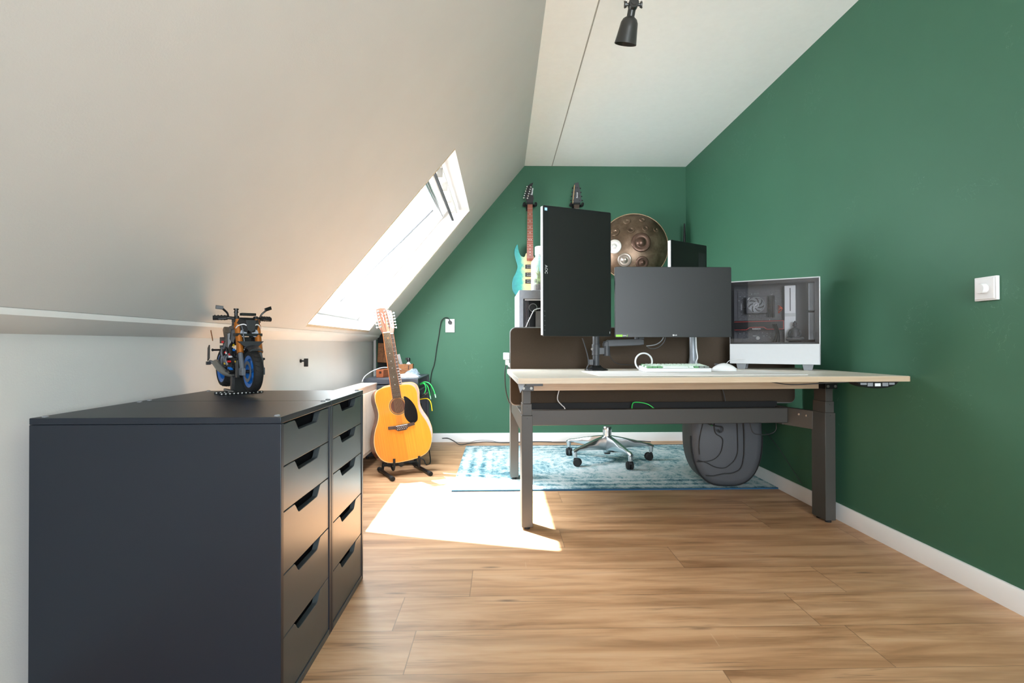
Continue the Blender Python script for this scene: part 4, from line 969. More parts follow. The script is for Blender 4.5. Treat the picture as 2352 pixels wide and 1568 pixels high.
# ================================================================= ACOUSTIC GUITARS
GO=[(0,0),(.08,.004),(.15,.028),(.188,.082),(.198,.150),(.182,.225),(.152,.290),(.139,.340),(.143,.395),(.147,.435),(.138,.478),(.108,.504),(.06,.512),(0,.513)]
def gshape(sx=1,off=0,n=5):
    r=spline(GO,n); l=[(-x,z) for x,z in r[::-1]][1:-1]; return [(x*sx+off,z*(1 if sx==1 else 1.0)) for x,z in r+l]
def acoustic(label,loc,rot,detailed):
    t=thing('acoustic_guitar',label,'guitar',loc,rot)
    rs=[]; S=gshape()
    b=MB(); b.rings([[(x,0,z) for x,z in S],[(x*1.0,.05,z) for x,z in S],[(x*1.005,.104,z) for x,z in S]]); OBJ('body',b,M['rosewood'] if detailed else M['amber_side'],t,smooth=60)
    b=MB(); b.prism([(x*.985,z*.985+.004) for x,z in S],-.0035,.001,'xz'); OBJ('soundboard',b,M['spruce'] if detailed else M['amber_side'],t)
    b=MB(); b.rings([[(x,-.0030,z) for x,z in S],[(x*1.0015,.002,z) for x,z in S],[(x*.982,.0,z*.982+.004) for x,z in S],[(x*.982,-.0036,z*.982+.004) for x,z in S]],cap=False,closed=True); OBJ('binding',b,M['binding'],t)
    zh=.372
    if detailed:
        b=MB(); b.torus((0,-.0035,zh),.058,.0022,'y',40,6,flat=.3); b.torus((0,-.0035,zh),.0525,.0012,'y',40,6,flat=.5); OBJ('rosette',b,M['black'],t)
        b=MB(); b.torus((0,-.0034,zh),.0625,.0012,'y',40,6,flat=.4); b.torus((0,-.0034,zh),.0555,.0010,'y',40,6,flat=.4); OBJ('rosette_ring',b,M['binding'],t)
    b=MB(); b.cyl((0,-.0042,zh),(0,-.0036,zh),.0495,seg=40); OBJ('soundhole',b,M['hole'],t)
    b=MB(); pg=[(.040,.340),(.052,.385),(.050,.428),(.075,.418),(.105,.380),(.124,.330),(.124,.270),(.108,.245),(.078,.240),(.050,.262),(.036,.300)]
    if detailed: b.prism([(x-.002,z) for x,z in spline(pg,5,True)],-.0048,-.0034,'xz'); OBJ('pickguard',b,M['pickguard'],t)
    else: b.bm.free()
    br=[(-.092,.226),(-.090,.246),(-.04,.243),(0,.2445),(.04,.243),(.090,.246),(.092,.226),(.045,.220),(.028,.204),(-.028,.204),(-.045,.220)]
    b=MB(); b.prism(br,-.013,-.0034,'xz'); bg_=OBJ('bridge',b,M['fretboard'],t,bevel=.002)
    b=MB(); b.box(-.039,.039,-.0165,-.012,.2375,.2405); OBJ('saddle',b,M['white'],bg_)
    for i in range(12 if detailed else 0):
        b=MB(); b.ball((-.0335+.0061*i,-.0145,.2275 if i%2 else .2165),.0022,seg=8,n=6); OBJ('bridge_pin',b,M['white'],bg_)
    b=MB(); b.rings([[(-.029,-.003,.43),(.029,-.003,.43),(.020,.02,.43),(-.020,.02,.43)],[(-.027,-.003,.50),(.027,-.003,.50),(.02,.022,.50),(-.02,.022,.50)],[(-.0235,-.003,.882),(.0235,-.003,.882),(.013,.014,.882),(-.013,.014,.882)]]); OBJ('neck',b,M['mahogany'],t)
    b=MB(); b.prism([(-.0295,.425),(-.0235,.882),(.0235,.882),(.0295,.425)],-.009,-.003,'xz'); fb=OBJ('fretboard',b,M['fretboard'],t)
    b=MB(); b.prism([(-.0315,.425),(-.0255,.882),(-.0232,.882),(-.0292,.425)],-.0092,-.0005,'xz'); b.prism([(.0292,.425),(.0232,.882),(.0255,.882),(.0315,.425)],-.0092,-.0005,'xz'); OBJ('neck_edge',b,M['amber_side'],t)
    b=MB(); L_=.882-.239
    for i in range(1,21):
        z=.882-L_*(1-2**(-i/12)); hw_=.0235+(.882-z)/.457*.006; b.box(-hw_,hw_,-.0102,-.009,z-.0006,z+.0006)
    OBJ('frets',b,M['nickel'],fb)['kind']='stuff'
    b=MB()
    for i in (5,7,9,12,15):
        z=.882-L_*((1-2**(-i/12))+(1-2**(-(i-1)/12)))/2; b.cyl((0,-.0096,z),(0,-.009,z),.0028,seg=10)
    OBJ('inlay_dots',b,M['white'],fb)['kind']='stuff'
    b=MB(); b.box(-.0235,.0235,-.013,-.003,.880,.885); OBJ('nut',b,M['white'],t)
    # headstock, tilted slightly back
    hs=[(-.0245,0),(-.033,.028),(-.0395,.05),(-.036,.17),(-.034,.182),(-.015,.186),(-.0,.190),(.015,.186),(.034,.182),(.036,.17),(.0395,.05),(.033,.028),(.0245,0)]
    Mh=T(0,-.001,.884)@Rx(math.radians(-11))
    b=MB(); b.M=Mh; b.prism(hs,0,.014,'xz'); h=OBJ('headstock',b,M['mahogany'],t,bevel=.0015)
    for s_ in (-1,1):
        for i in range(6):
            x=s_*(.0268-.0008*i); z=.046+i*.0235
            b=MB(); b.M=Mh; b.cyl((x,-.010,z),(x,0,z),.0042,.0048,12); b.cyl((x,-.0012,z),(x,0,z),.0075,seg=14); b.cyl((x,.010,z),(s_*.046,.010,z),.0022,seg=8)
            b.ball((s_*.051,.010,z),.0075,(.85,.42,1.0),12,8); OBJ('tuning_peg',b,M['nickel'],h)
    if detailed:
        for q in range(3):
            b=MB(); b.M=Mh; b.tube([(-.006+q*.004,-.0008,.150-q*.028),(.003,-.0008,.138-q*.026),(-.003+q*.004,-.0008,.122-q*.024),(.006,-.0008,.108-q*.02)],[.0012,.0026,.0022,.001],6,5); OBJ('script_inlay',b,M['white'],h)
        b=MB(); b.cyl((.004,-.0125,.842),(.004,-.0095,.842),.0085,seg=20); OBJ('wooden_pick_holder',b,M['box_wood'],t)
    n=12 if detailed else 6
    for i in range(n):
        f=(i-(n-1)/2)/((n-1)/2); s_=-1 if i<n/2 else 1; j=i if i<n/2 else n-1-i
        pt=Mh@Vector((s_*.0265,-.006,.046+ (j if detailed else j*2)*.0235))
        b=MB(); b.tube([(f*.031,-.0145,.2385),(f*.0195,-.0135,.884),tuple(pt)],.00055,5); OBJ('string',b,M['string'],t)
    return t
g1=acoustic('amber twelve-string acoustic guitar with black pickguard on a floor stand',(-.632,3.500,.092),(math.radians(-11),math.radians(-6.2),math.radians(28)),True)
g2=acoustic('second acoustic guitar, mostly hidden behind the amber twelve-string one',(-.672,3.765,.085),(math.radians(-8),math.radians(-8.2),math.radians(12)),False)
# stands
def gstand(label,loc,rz,near=True):
    t=thing('guitar_stand',label,'stand',loc,(0,0,rz))
    for s_ in (-1,1):
        b=MB(); b.cyl((s_*.128,-.13,.0152),(s_*.128,.15,.0152),.0115,seg=14); ft=OBJ('foot_bar',b,M['black'],t)
        for y in (-.13,.15):
            b=MB(); b.cyl((s_*.128,y-.018,.0152),(s_*.128,y+.020,.0152),.0148,.0148,14); OBJ('rubber_end',b,M['rubber'],ft,bevel=.003)
        b=MB(); b.tube([(s_*.128,.09,.018),(s_*.10,.14,.10),(s_*.06,.185,.22),(s_*.02,.215,.30)],[.009,.009,.009,.009],10,4); OBJ('upright',b,M['black'],t)
        b=MB(); b.tube([(s_*.062,.10,.050),(s_*.075,.06,.048),(s_*.086,.00,.044),(s_*.088,-.030,.046),(s_*.087,-.040,.075),(s_*.086,-.036,.118)],[.0075,.0075,.0078,.008,.008,.0085],10,5); OBJ('cradle_arm',b,M['rubber'],t)
    b=MB(); b.cyl((-.118,.10,.050),(.118,.10,.050),.008,seg=10); OBJ('cross_tube',b,M['black'],t)
    b=MB(); b.cyl((0,.08,.050),(0,.12,.050),.018,seg=14); OBJ('pivot_knob',b,M['black'],t)
    return t
gstand('black tubular floor stand cradling the front acoustic guitar',(-.648,3.522,0),math.radians(29))
t=thing('wire_guitar_stand','thin black wire stand under the rear acoustic guitar','stand',(-.668,3.772,0),(0,0,math.radians(12)))
b=MB(); b.tube([(.135,.170,.30),(.148,.155,.14),(.158,.03,.012),(.122,-.03,.006),(.105,-.02,.04),(.06,.0,.055),(-.06,.0,.055),(-.105,-.02,.04),(-.122,-.03,.006),(-.158,.03,.012),(-.148,.155,.14),(-.135,.170,.30)],.0042,8,4); OBJ('wire_frame',b,M['black'],t)
for s_ in (-1,1):
    b=MB(); b.tube([(s_*.06,.0,.055),(s_*.07,-.045,.058),(s_*.072,-.055,.11)],.005,8,4); OBJ('hook',b,M['rubber'],t)

# ================================================================= SMALL CABINET IN THE CORNER
cbx=thing('storage_cabinet','dark grey metal cabinet with an open cable-filled side in the corner behind the guitars','cabinet',(-1.045,3.985,0))
CW,CD,CH=.412,.60,.612
b=MB(); b.box(0,CW,0,CD,CH-.010,CH); b.box(0,.004,0,CD,.02,CH-.01); b.box(0,CW,CD-.004,CD,.02,CH-.01); b.box(0,CW,0,CD,.02,.03)
for (x0,y0) in ((CW-.02,0),(CW-.02,CD-.02)): b.box(x0,x0+.02,y0,y0+.02,.03,CH-.01)
b.box(CW-.02,CW,.02,CD-.02,CH-.10,CH-.085); OBJ('carcass',b,M['cab_slate'],cbx,bevel=.001)
b=MB(); b.box(.002,CW-.002,-.016,-.001,.03,CH-.050); OBJ('door',b,M['cab_slate'],cbx,bevel=.0015)
b=MB(); b.box(.0,CW,-.014,0,CH-.042,CH-.002); OBJ('top_rail',b,M['cab_slate'],cbx,bevel=.0015)
b=MB(); b.box(.05,CW-.06,.03,CD-.03,.12,.15); b.box(.05,CW-.06,.03,CD-.03,.30,.36); OBJ('inside_shelf',b,M['black_matte'],cbx)
for (x0,y0) in ((.01,.01),(CW-.03,.01),(.01,CD-.03),(CW-.03,CD-.03)):
    b=MB(); b.box(x0,x0+.02,y0,y0+.02,0,.02); OBJ('foot',b,M['black'],cbx)
cx0,cy0=-1.045,3.985; XC=cx0+CW
# network cables hanging out of its side
for i,(mt,nm,lb,pts) in enumerate([
 ('green_cable','network_cable','longest green network cable curling out of the cabinet side',[(XC-.02,4.20,.555),(XC+.02,4.18,.572),(XC+.065,4.15,.560),(XC+.095,4.14,.515),(XC+.108,4.14,.478)]),
 ('green_cable','network_cable','middle green network cable hanging from the cabinet side',[(XC-.02,4.22,.548),(XC+.015,4.2,.560),(XC+.045,4.18,.535),(XC+.058,4.18,.490),(XC+.063,4.18,.462)]),
 ('green_cable','network_cable','green network cable bending straight back down into the cabinet',[(XC-.02,4.20,.552),(XC+.015,4.18,.558),(XC+.032,4.17,.525),(XC+.022,4.17,.488),(XC+.0,4.18,.470)]),
 ('yellow_cable','network_cable','yellow network cable drooping from the cabinet side',[(XC-.03,4.15,.432),(XC+.02,4.14,.442),(XC+.055,4.12,.442),(XC+.080,4.10,.415),(XC+.094,4.08,.352)])]):
    b=MB(); b.tube(pts,.0042,8,6); o=OBJ(nm,b,M[mt],smooth=80); tag(o,lb,'cable')
    if i in (0,1):
        e_=Vector(pts[-1]); b=MB(); b.cyl(e_,e_+Vector((.006,0,-.028)),.0058,.0050,8); OBJ('plug',b,M['clear_plug'],o)
b=MB(); b.cyl((XC-.02,4.19,.455),(XC+.028,4.16,.478),.012,.009,12); b.cyl((XC+.028,4.16,.478),(XC+.05,4.15,.490),.0065,.006,10); tag(OBJ('metal_plug',b,M['nickel']),'silver cable plug poking out of the cabinet side under the green cables','plug')
# things on the cabinet
o=thing('wood_block','reddish square wood block with a dark knot lying on the corner cabinet','wood block',(-.915,4.17,CH),(0,0,math.radians(-12)))
b=MB(); b.box(-.060,.0,-.06,.16,0,.062); OBJ('block',b,M['block_wood'],o,bevel=.003)
b=MB(); b.cyl((-.025,-.0612,.040),(-.025,-.0598,.040),.010,seg=18); OBJ('knot',b,M['box_dark'],o)
o=thing('wooden_box','brown open wooden box on the back of the corner cabinet','box',(-.85,4.42,CH),(0,0,math.radians(6)))
b=MB()
for q in ((-.105,.105,-.06,-.052),(-.105,.105,.052,.06),(-.105,-.097,-.052,.052),(.097,.105,-.052,.052)): b.box(q[0],q[1],q[2],q[3],0,.095)
b.box(-.097,.097,-.052,.052,0,.008); OBJ('sides',b,M['box_wood'],o,bevel=.002)
b=MB(); b.box(.066,.074,-.062,-.060,.05,.085); OBJ('clasp',b,M['box_dark'],o)
o=thing('spray_nozzle_bottle','small black bottle top with white neck sticking up from the wooden box','bottle',(-.785,4.43,CH+.010))
b=MB(); b.lathe([(0,0),(.020,0),(.020,.085),(.010,.098),(.010,.104),(0,.104)],18); OBJ('bottle',b,M['white'],o)
b=MB(); b.lathe([(0,.104),(.014,.104),(.015,.130),(.011,.138),(0,.138)],18); b.box(-.026,.006,-.006,.006,.120,.138); OBJ('cap',b,M['black'],o,bevel=.002)
o=thing('scraper','grey flat blade leaning up out of the wooden box','tool',(-.82,4.41,CH+.009),(0,math.radians(-16),0))
b=MB(); b.box(-.012,.012,-.0015,.0015,0,.175); OBJ('blade',b,M['steel'],o,bevel=.0008)
o=thing('yellow_glove','crumpled yellow fabric piece on the left end of the wooden box','cloth',(-.925,4.43,CH+.095))
b=MB(); rr=random.Random(11)
b.rings([[(.030*math.cos(2*PI*k/14)*(1-.5*abs(j-3)/4)*rr.uniform(.8,1.15),.022*math.sin(2*PI*k/14)*(1-.5*abs(j-3)/4)*rr.uniform(.8,1.15),-.012+.012*j) for k in range(14)] for j in range(6)]); OBJ('fabric',b,M['yellow'],o,smooth=60)
o=thing('plastic_bag','crumpled grey translucent plastic bag on the corner cabinet','bag',(-.735,4.265,CH),(0,0,.2))
b=MB(); rr=random.Random(4); n=22
rs=[]
for j in range(8):
    f=j/7; rs.append([(.085*math.cos(2*PI*k/n)*(1-f*.75)*rr.uniform(.82,1.14)+.02*f,.048*math.sin(2*PI*k/n)*(1-f*.75)*rr.uniform(.82,1.14),.001+.055*f*rr.uniform(.75,1.15)) for k in range(n)])
b.rings(rs); OBJ('film',b,M['bag_film'],o,smooth=25)
o=thing('white_dish','smooth white oval dish upside down at the front of the corner cabinet','dish',(-.735,4.10,CH))
b=MB(); b.M=Matrix.Diagonal((1,.62,1,1)); b.lathe([(0,0),(.082,0),(.088,.003),(.078,.016),(.055,.027),(.025,.032),(0,.033)],36); OBJ('dish',b,M['white_gloss'],o,smooth=60)
o=thing('hanging_wood_board','narrow brown wooden board hanging on the dark strip beside the pipe','board',(-1.047,4.58,.80),(0,math.radians(3),0))
b=MB(); b.box(-.030,.048,-.022,.0,-.085,.085); OBJ('board',b,M['box_wood'],o,bevel=.003)
b=MB(); b.tube([(.02,-.024,.05),(.022,-.024,0),(.018,-.024,-.06)],.002,6,4); OBJ('dark_grain',b,M['box_dark'],o)
b=MB(); b.box(-1.085,-.975,4.60,4.625,CH,.985); tag(OBJ('backing_panel',b,M['black_matte']),'flat black panel standing behind the hanging wooden board in the corner','panel')
cable('charger_cable',[(-1.045,3.93,.592),(-1.03,3.95,.63),(-.995,4.02,.665),(-.945,4.10,.688),(-.90,4.16,.690),(-.855,4.22,.680),(-.82,4.28,.668)],.0035,M['white_cable'],'white cord arching from the radiator over the wood block')
# cables along the skirting
cable('floor_cable',[(-.52,4.60,.045),(-.47,4.59,.048),(-.42,4.57,.030),(-.37,4.53,.006),(-.33,4.52,.005),(-.28,4.57,.006),(-.15,4.62,.008),(-.05,4.61,.006),(.05,4.59,.006),(.3,4.62,.007),(.5,4.60,.006),(.8,4.61,.006),(1.0,4.60,.006),(1.2,4.62,.010),(1.33,4.60,.005)],.0038,M['dark_grey'],'dark cable snaking on the floor along the back skirting board')
cable('thin_floor_cable',[(-.52,4.61,.044),(-.46,4.60,.040),(-.40,4.59,.014),(-.30,4.60,.006),(-.2,4.63,.020),(-.1,4.63,.018),(0,4.61,.006),(.25,4.63,.008),(.45,4.63,.006)],.0028,M['mid_grey'],'thinner grey cable beside the dark one at the back skirting board')
cable('wall_cable',[(XR-.02,3.25,.33),(XR-.012,3.1,.25),(XR-.018,2.95,.165),(XR-.020,2.84,.10)],.0018,M['dark_grey'],'thin cable running down the right green wall behind the desk leg')

# ================================================================= CHAIR BASE AND CASE UNDER THE DESK
ch=thing('swivel_chair_base','polished five-star swivel chair base on black castors standing on the rug','chair base',(.790,3.865,.0085))
b=MB(); b.lathe([(0,.245),(.016,.245),(.030,.252),(.034,.246),(.033,.225),(.031,.165),(.034,.14),(.030,.105),(.029,.062),(.024,.058),(0,.058)][::-1],28); OBJ('hub',b,M['chrome'],ch,smooth=50)
b=MB(); b.cyl((0,0,.048),(0,0,.0585),.023,seg=20); OBJ('hub_cap',b,M['black'],ch)
targets=[(math.cos(math.radians(q)),math.sin(math.radians(q))) for q in (215,287,359,71,143)]
for (tx,ty) in targets:
    a=math.atan2(ty,tx); Lr=.305; ux,uy=math.cos(a),math.sin(a); vx,vy=-uy,ux
    rs=[]
    for (r,w_,z0,z1) in ((.020,.026,.080,.186),(.10,.024,.090,.172),(.20,.019,.100,.151),(.290,.015,.104,.129),(.322,.016,.096,.124),(.345,.013,.092,.112)):
        rs.append([(ux*r+vx*w_*s1,uy*r+vy*w_*s1,z) for s1,z in ((-.55,z0),(.55,z0),(1,z0+.4*(z1-z0)),(.75,z1-.004),(.3,z1),(-.3,z1),(-.75,z1-.004),(-1,z0+.4*(z1-z0)))])
    b=MB(); b.rings(rs); sp_=OBJ('spoke',b,M['chrome'],ch,smooth=50)
    ex,ey=ux*.327,uy*.327
    b=MB(); b.cyl((ex,ey,.062),(ex,ey,.105),.0155,.0165,16); OBJ('castor_socket',b,M['chrome'],sp_)
    wx,wy=(vx,vy); b=MB()
    ca=a+1.1+.6*tx; wx,wy=math.cos(ca),math.sin(ca)
    b=MB()
    for s1 in (-1,1):
        c0=Vector((ex-wy*.018+wx*s1*.004,ey+wx*.018+wy*s1*.004,.0285)); c1=c0+Vector((wx*s1*.020,wy*s1*.020,0))
        b.tube([c0,c0+(c1-c0)*.7,c1],[.0285,.0285,.022],22)
    cs=OBJ('castor_wheel',b,M['rubber'],sp_)
    b=MB(); b.cyl((ex,ey,.045),(ex,ey,.064),.007,seg=10); b.box(ex-.010,ex+.010,ey-.010,ey+.010,.040,.052); OBJ('castor_fork',b,M['black'],sp_)
# round-bottomed dark case
cs=thing('instrument_case','big dark grey round-bottomed soft case standing upright under the right of the desk','case',(1.372,3.225,.0092),(0,0,math.radians(-4)))
def cs_out(r_w,zb,ztop,n=10):
    o_=[]
    W_=r_w
    for k in range(n+1):
        a=PI+PI*k/n; o_.append((W_*math.copysign(abs(math.cos(a))**.85,math.cos(a)),zb+(.30)*(1+math.sin(a)*1.0)*1.0))
    return o_+[(W_,ztop),(-W_,ztop)]
b=MB(); SE=lambda t:(.215*math.copysign(abs(math.cos(t))**.72,math.cos(t)),.30+.30*math.copysign(abs(math.sin(t))**.86,math.sin(t)))
OUT=[(-.215,.422)]+[SE(PI+PI*k/24) for k in range(25)]+[(.215,.422)]
def inset(P,d): return [(x*(1-d/.215),z+(d if z<.3 else 0)*(abs(z-.3)/.3) - (d if z>.4 else 0)) for x,z in P]
b.rings([[(x,y,z) for x,z in inset(OUT,dd)] for y,dd in ((-.13,.045),(-.118,.018),(-.095,.004),(-.06,0),(.08,0),(.115,.012),(.135,.04))]); OBJ('shell',b,M['bin_grey'],cs,smooth=60)
b=MB(); 
b.tube([(SE(t)[0]*.992,-.098,SE(t)[1]+.004) for t in [PI+PI*k/24 for k in range(25)]],.0045,6); OBJ('seam_piping',b,M['black_matte'],cs)
def cc(name,pts,r,label,mat='cord'):
    b=MB(); b.tube([tuple(cs.matrix_basis@Vector(p)) for p in pts],r,8,6); o=OBJ(name,b,M[mat],smooth=80); return tag(o,label,'cable')
cs.matrix_basis
from mathutils import Matrix as _M
CSM=T(1.372,3.225,.0092)@Rz(math.radians(-4))
def cc(name,pts,r,label,mat='cord'):
    b=MB(); b.tube([tuple(CSM@Vector((p[0],min(p[1],-.1385),p[2]))) for p in pts],r,8,6); o=OBJ(name,b,M[mat],smooth=80); return tag(o,label,'cable')
cc('hanging_cable',[(.040,-.138,.44),(.048,-.139,.40),(.052,-.139,.30),(.052,-.138,.22),(.035,-.138,.17),(.0,-.137,.135),(-.03,-.135,.12),(-.08,-.132,.125),(-.13,-.12,.150),(-.185,-.12,.165)],.0025,'thin black cable hanging in the middle of the dark case front')
cc('hanging_cable',[(.082,-.139,.425),(.088,-.140,.36),(.090,-.139,.25),(.085,-.138,.17),(.066,-.136,.115),(.02,-.133,.09),(-.035,-.128,.085),(-.09,-.12,.072),(-.135,-.12,.075)],.0034,'thickest black cable looping down the right of the dark case front')
cc('hanging_cable',[(-.085,-.138,.425),(-.083,-.139,.40),(-.085,-.139,.36),(-.075,-.139,.325),(-.045,-.139,.305),(-.035,-.139,.28),(-.045,-.139,.22),(-.075,-.137,.18),(-.12,-.128,.16),(-.19,-.128,.155)],.0024,'wavy black cable in front of the left of the dark case')
cc('hanging_cable',[(-.140,-.138,.425),(-.148,-.138,.40),(-.165,-.13,.33),(-.175,-.122,.26),(-.172,-.118,.20)],.0024,'dark cable pair edge hanging along the left rim of the dark case')
cc('green_cord',[(-.175,-.16,.44),(-.150,-.165,.415),(-.128,-.165,.395),(-.105,-.163,.378)],.0042,'short bright green cable end tied to black leads under the crossbar','green_cable')
cc('tied_leads',[(-.215,-.16,.435),(-.165,-.168,.410),(-.115,-.168,.385),(-.080,-.168,.375),(-.050,-.168,.370),(-.045,-.168,.350),(-.058,-.168,.338),(-.075,-.168,.355)],.0038,'bundle of black leads tied in front of the dark case')
# ================================================================= TOY MOTORCYCLE
mc=thing('toy_motorcycle','brick-built black naked motorcycle model with gold forks and blue rims on its stand','toy motorcycle',(-.915,1.835,.700),(0,0,math.radians(-137)))
def wheel(name,y,z,R0,w_,disc=True):
    b=MB(); b.lathe([(R0*.74,-w_*.42),(R0*.84,-w_*.5),(R0*.93,-w_*.44),(R0*.985,-w_*.24),(R0,0),(R0*.985,w_*.24),(R0*.93,w_*.44),(R0*.84,w_*.5),(R0*.74,w_*.42)],44,'x',c=(0,y,z),cap=False); t_=OBJ(name,b,M['rubber'],mc,smooth=60)
    b=MB(); b.lathe([(R0*.60,-w_*.34),(R0*.76,-w_*.44),(R0*.78,-w_*.40),(R0*.70,0),(R0*.78,w_*.40),(R0*.76,w_*.44),(R0*.60,w_*.34),(R0*.58,0),(R0*.60,-w_*.34)],44,'x',c=(0,y,z),cap=False)
    OBJ('rim',b,M['blue'],t_,smooth=50)
    for k in range(5):
        a=2*PI*k/5+.3; b=MB(); b.bar((0,y+.006*math.cos(a),z+.006*math.sin(a)),(0,y+R0*.62*math.cos(a),z+R0*.62*math.sin(a)),.010,.012,up=(1,0,0)); OBJ('spoke',b,M['blue'],t_,bevel=.001)
    b=MB(); b.cyl((-w_*.7,y,z),(w_*.7,y,z),.006,seg=14); OBJ('axle',b,M['black'],t_)
    if disc:
        for s_ in (-1,1):
            b=MB(); b.lathe([(R0*.34,s_*w_*.52),(R0*.50,s_*w_*.52),(R0*.50,s_*w_*.56),(R0*.34,s_*w_*.56),(R0*.34,s_*w_*.52)],32,'x',c=(0,y,z),cap=False); OBJ('brake_disc',b,M['bike_mid'],t_)
    # tread grooves
    b=MB()
    for k in range(26):
        a=2*PI*k/26
        for s_ in (-1,1):
            p0=(s_*w_*.05,y+(R0+.0002)*math.cos(a),z+(R0+.0002)*math.sin(a)); p1=(s_*w_*.36,y+(R0*.965)*math.cos(a+.10),z+(R0*.965)*math.sin(a+.10)); b.bar(p0,p1,.0012,.0012,up=(1,0,0))
    OBJ('tread',b,M['black'],t_)['kind']='stuff'
    return t_
wheel('front_wheel',.140,.072,.069,.030); wheel('rear_wheel',-.140,.076,.069,.042,False)
for s_ in (-1,1):
    x=s_*.030
    b=MB(); b.cyl((x,.082,.222),(x,.116,.132),.0105,.0105,16); b.cyl((x,.088,.206),(x,.0905,.200),.0125,seg=16); fk=OBJ('fork_tube',b,M['gold'],mc)
    b=MB(); b.cyl((x,.116,.132),(x,.139,.074),.0075,.0075,14); b.box(x-.006,x+.006,.118,.150,.060,.084); OBJ('fork_slider',b,M['bike_mid'],fk,bevel=.001)
    b=MB(); b.cyl((x+s_*.004,.100,.105),(x+s_*.012,.100,.105),.0035,seg=10); b.cyl((x+s_*.004,.108,.090),(x+s_*.010,.108,.090),.0035,seg=10); OBJ('yellow_pin',b,M['yellow'],fk)
    b=MB(); b.cyl((x,.079,.222),(x,.076,.232),.008,seg=12); OBJ('fork_cap',b,M['black'],fk)
    b=MB(); b.box(x-.004+s_*.007,x+.004+s_*.007,.100,.122,.052,.110); b.cyl((x+s_*.004,.112,.112),(x+s_*.018,.112,.112),.004,seg=10); OBJ('brake_caliper',b,M['black'],fk,bevel=.001)
b=MB(); b.box(-.042,.042,.064,.090,.216,.224); b.box(-.042,.042,.080,.108,.178,.186); OBJ('triple_clamp',b,M['black'],mc,bevel=.001)
# front mudguard
b=MB(); rs=[]
for k in range(6):
    a=math.radians(62+k*12); y=.140+.079*math.cos(a); z=.072+.079*math.sin(a); rs.append([(-.022,y,z-.006),(-.014,y,z),(0,y,z+.003),(.014,y,z),(.022,y,z-.006),(.012,y,z-.0035),(-.012,y,z-.0035)])
b.rings(rs); OBJ('front_mudguard',b,M['bike_grey'],mc,smooth=30)
b=MB(); b.prism([(-.040,.164),(.040,.164),(.026,.153),(.018,.148),(-.018,.148),(-.026,.153)],.110,.128,'xz'); OBJ('lower_plate',b,M['bike_grey'],mc,bevel=.001)
# handlebar
b=MB(); b.tube([(-.090,.040,.228),(-.050,.055,.229),(-.024,.068,.226),(0,.070,.226),(.024,.068,.226),(.050,.055,.229),(.090,.040,.228)],.0045,10,3); hb=OBJ('handlebar',b,M['black'],mc)
for s_ in (-1,1):
    b=MB(); b.cyl((s_*.052,.055,.229),(s_*.092,.0395,.228),.0065,seg=12)
    for k in range(4): b.cyl((s_*(.058+k*.009),.0525-k*.0035,.229),(s_*(.061+k*.009),.0515-k*.0035,.229),.0075,seg=12)
    OBJ('grip',b,M['rubber'],hb)
    b=MB(); b.tube([(s_*.050,.058,.232),(s_*.055,.062,.242),(s_*.068,.064,.252)],.003,8,3); OBJ('mirror_stem',b,M['black'],hb)
    b=MB(); b.bar((s_*.066,.060,.254+(.001 if s_>0 else 0)),(s_*.088,.056,.257+(.004 if s_<0 else 0)),.006,.010); OBJ('mirror',b,M['black'],hb,bevel=.001)
    b=MB(); b.tube([(s_*.058,.066,.226),(s_*.080,.058,.224)],.002,6); OBJ('lever',b,M['bike_grey'],hb)
b=MB(); b.cyl((.030,.070,.226),(.030,.071,.250),.0055,seg=12); b.cyl((.030,.071,.250),(.030,.071,.254),.008,seg=12); b.cyl((.030,.071,.243),(.030,.071,.2455),.0075,seg=12); OBJ('brake_reservoir',b,M['black'],mc)
# dashboard, headlight
b=MB(); b.bar((-.022,.094,.238),(.022,.094,.238),.026,.007); OBJ('dashboard',b,M['black'],mc,bevel=.001)
b=MB()
for s_ in (-1,1): b.rings([[(s_*.004,.120,.216),(s_*.030,.104,.226),(s_*.040,.088,.204),(s_*.026,.104,.192),(s_*.008,.118,.188)],[(s_*.004,.100,.214),(s_*.028,.090,.222),(s_*.036,.078,.204),(s_*.024,.090,.194),(s_*.008,.100,.190)]])
OBJ('front_cowl',b,M['black'],mc,bevel=.0015)
for s_ in (-1,1):
    b=MB(); b.tube([(s_*.008,.122,.204),(s_*.020,.118,.210),(s_*.034,.104,.206),(s_*.038,.096,.200)],.0016,6,4); OBJ('light_strip',b,M['white'],mc)
    b=MB(); b.cyl((s_*.018,.092,.188),(s_*.018,.108,.186),.009,.0105,16); OBJ('headlight',b,M['lens'],mc)
b=MB(); b.prism([(-.016,.222),(.016,.222),(.011,.194),(0,.188),(-.011,.194)],.120,.126,'xz'); OBJ('nose_panel',b,M['bike_grey'],mc,bevel=.0015)
# frame, engine, tank
b=MB()
b.box(-.024,.024,-.045,.058,.075,.140); b.box(-.018,.018,.030,.072,.120,.176); b.box(-.030,.030,-.035,.020,.058,.098)
rr=random.Random(9)
for i in range(34):
    y=rr.uniform(-.05,.06); z=rr.uniform(.06,.17); s_=rr.choice((-1,1)); b.cyl((s_*.020,y,z),(s_*rr.uniform(.028,.038),y,z),rr.uniform(.004,.0065),seg=10)
OBJ('engine',b,M['black'],mc,bevel=.0008)
for i,(mt,n_) in enumerate((('red','red_pin'),('yellow','yellow_pin'),('blue','blue_pin'),('white','white_pin'))):
    for k in range(4):
        y=rr.uniform(-.03,.07); z=rr.uniform(.075,.165); s_=1 if k<3 else -1
        b=MB(); b.cyl((s_*.030,y,z),(s_*.041,y,z),.0036,seg=10); OBJ(n_,b,M[mt],mc)
for k in range(5):
    b=MB(); b.box(-.026,.026,.060,.0635,.100+k*.012,.107+k*.012); OBJ('radiator_fin',b,M['bike_grey'],mc)
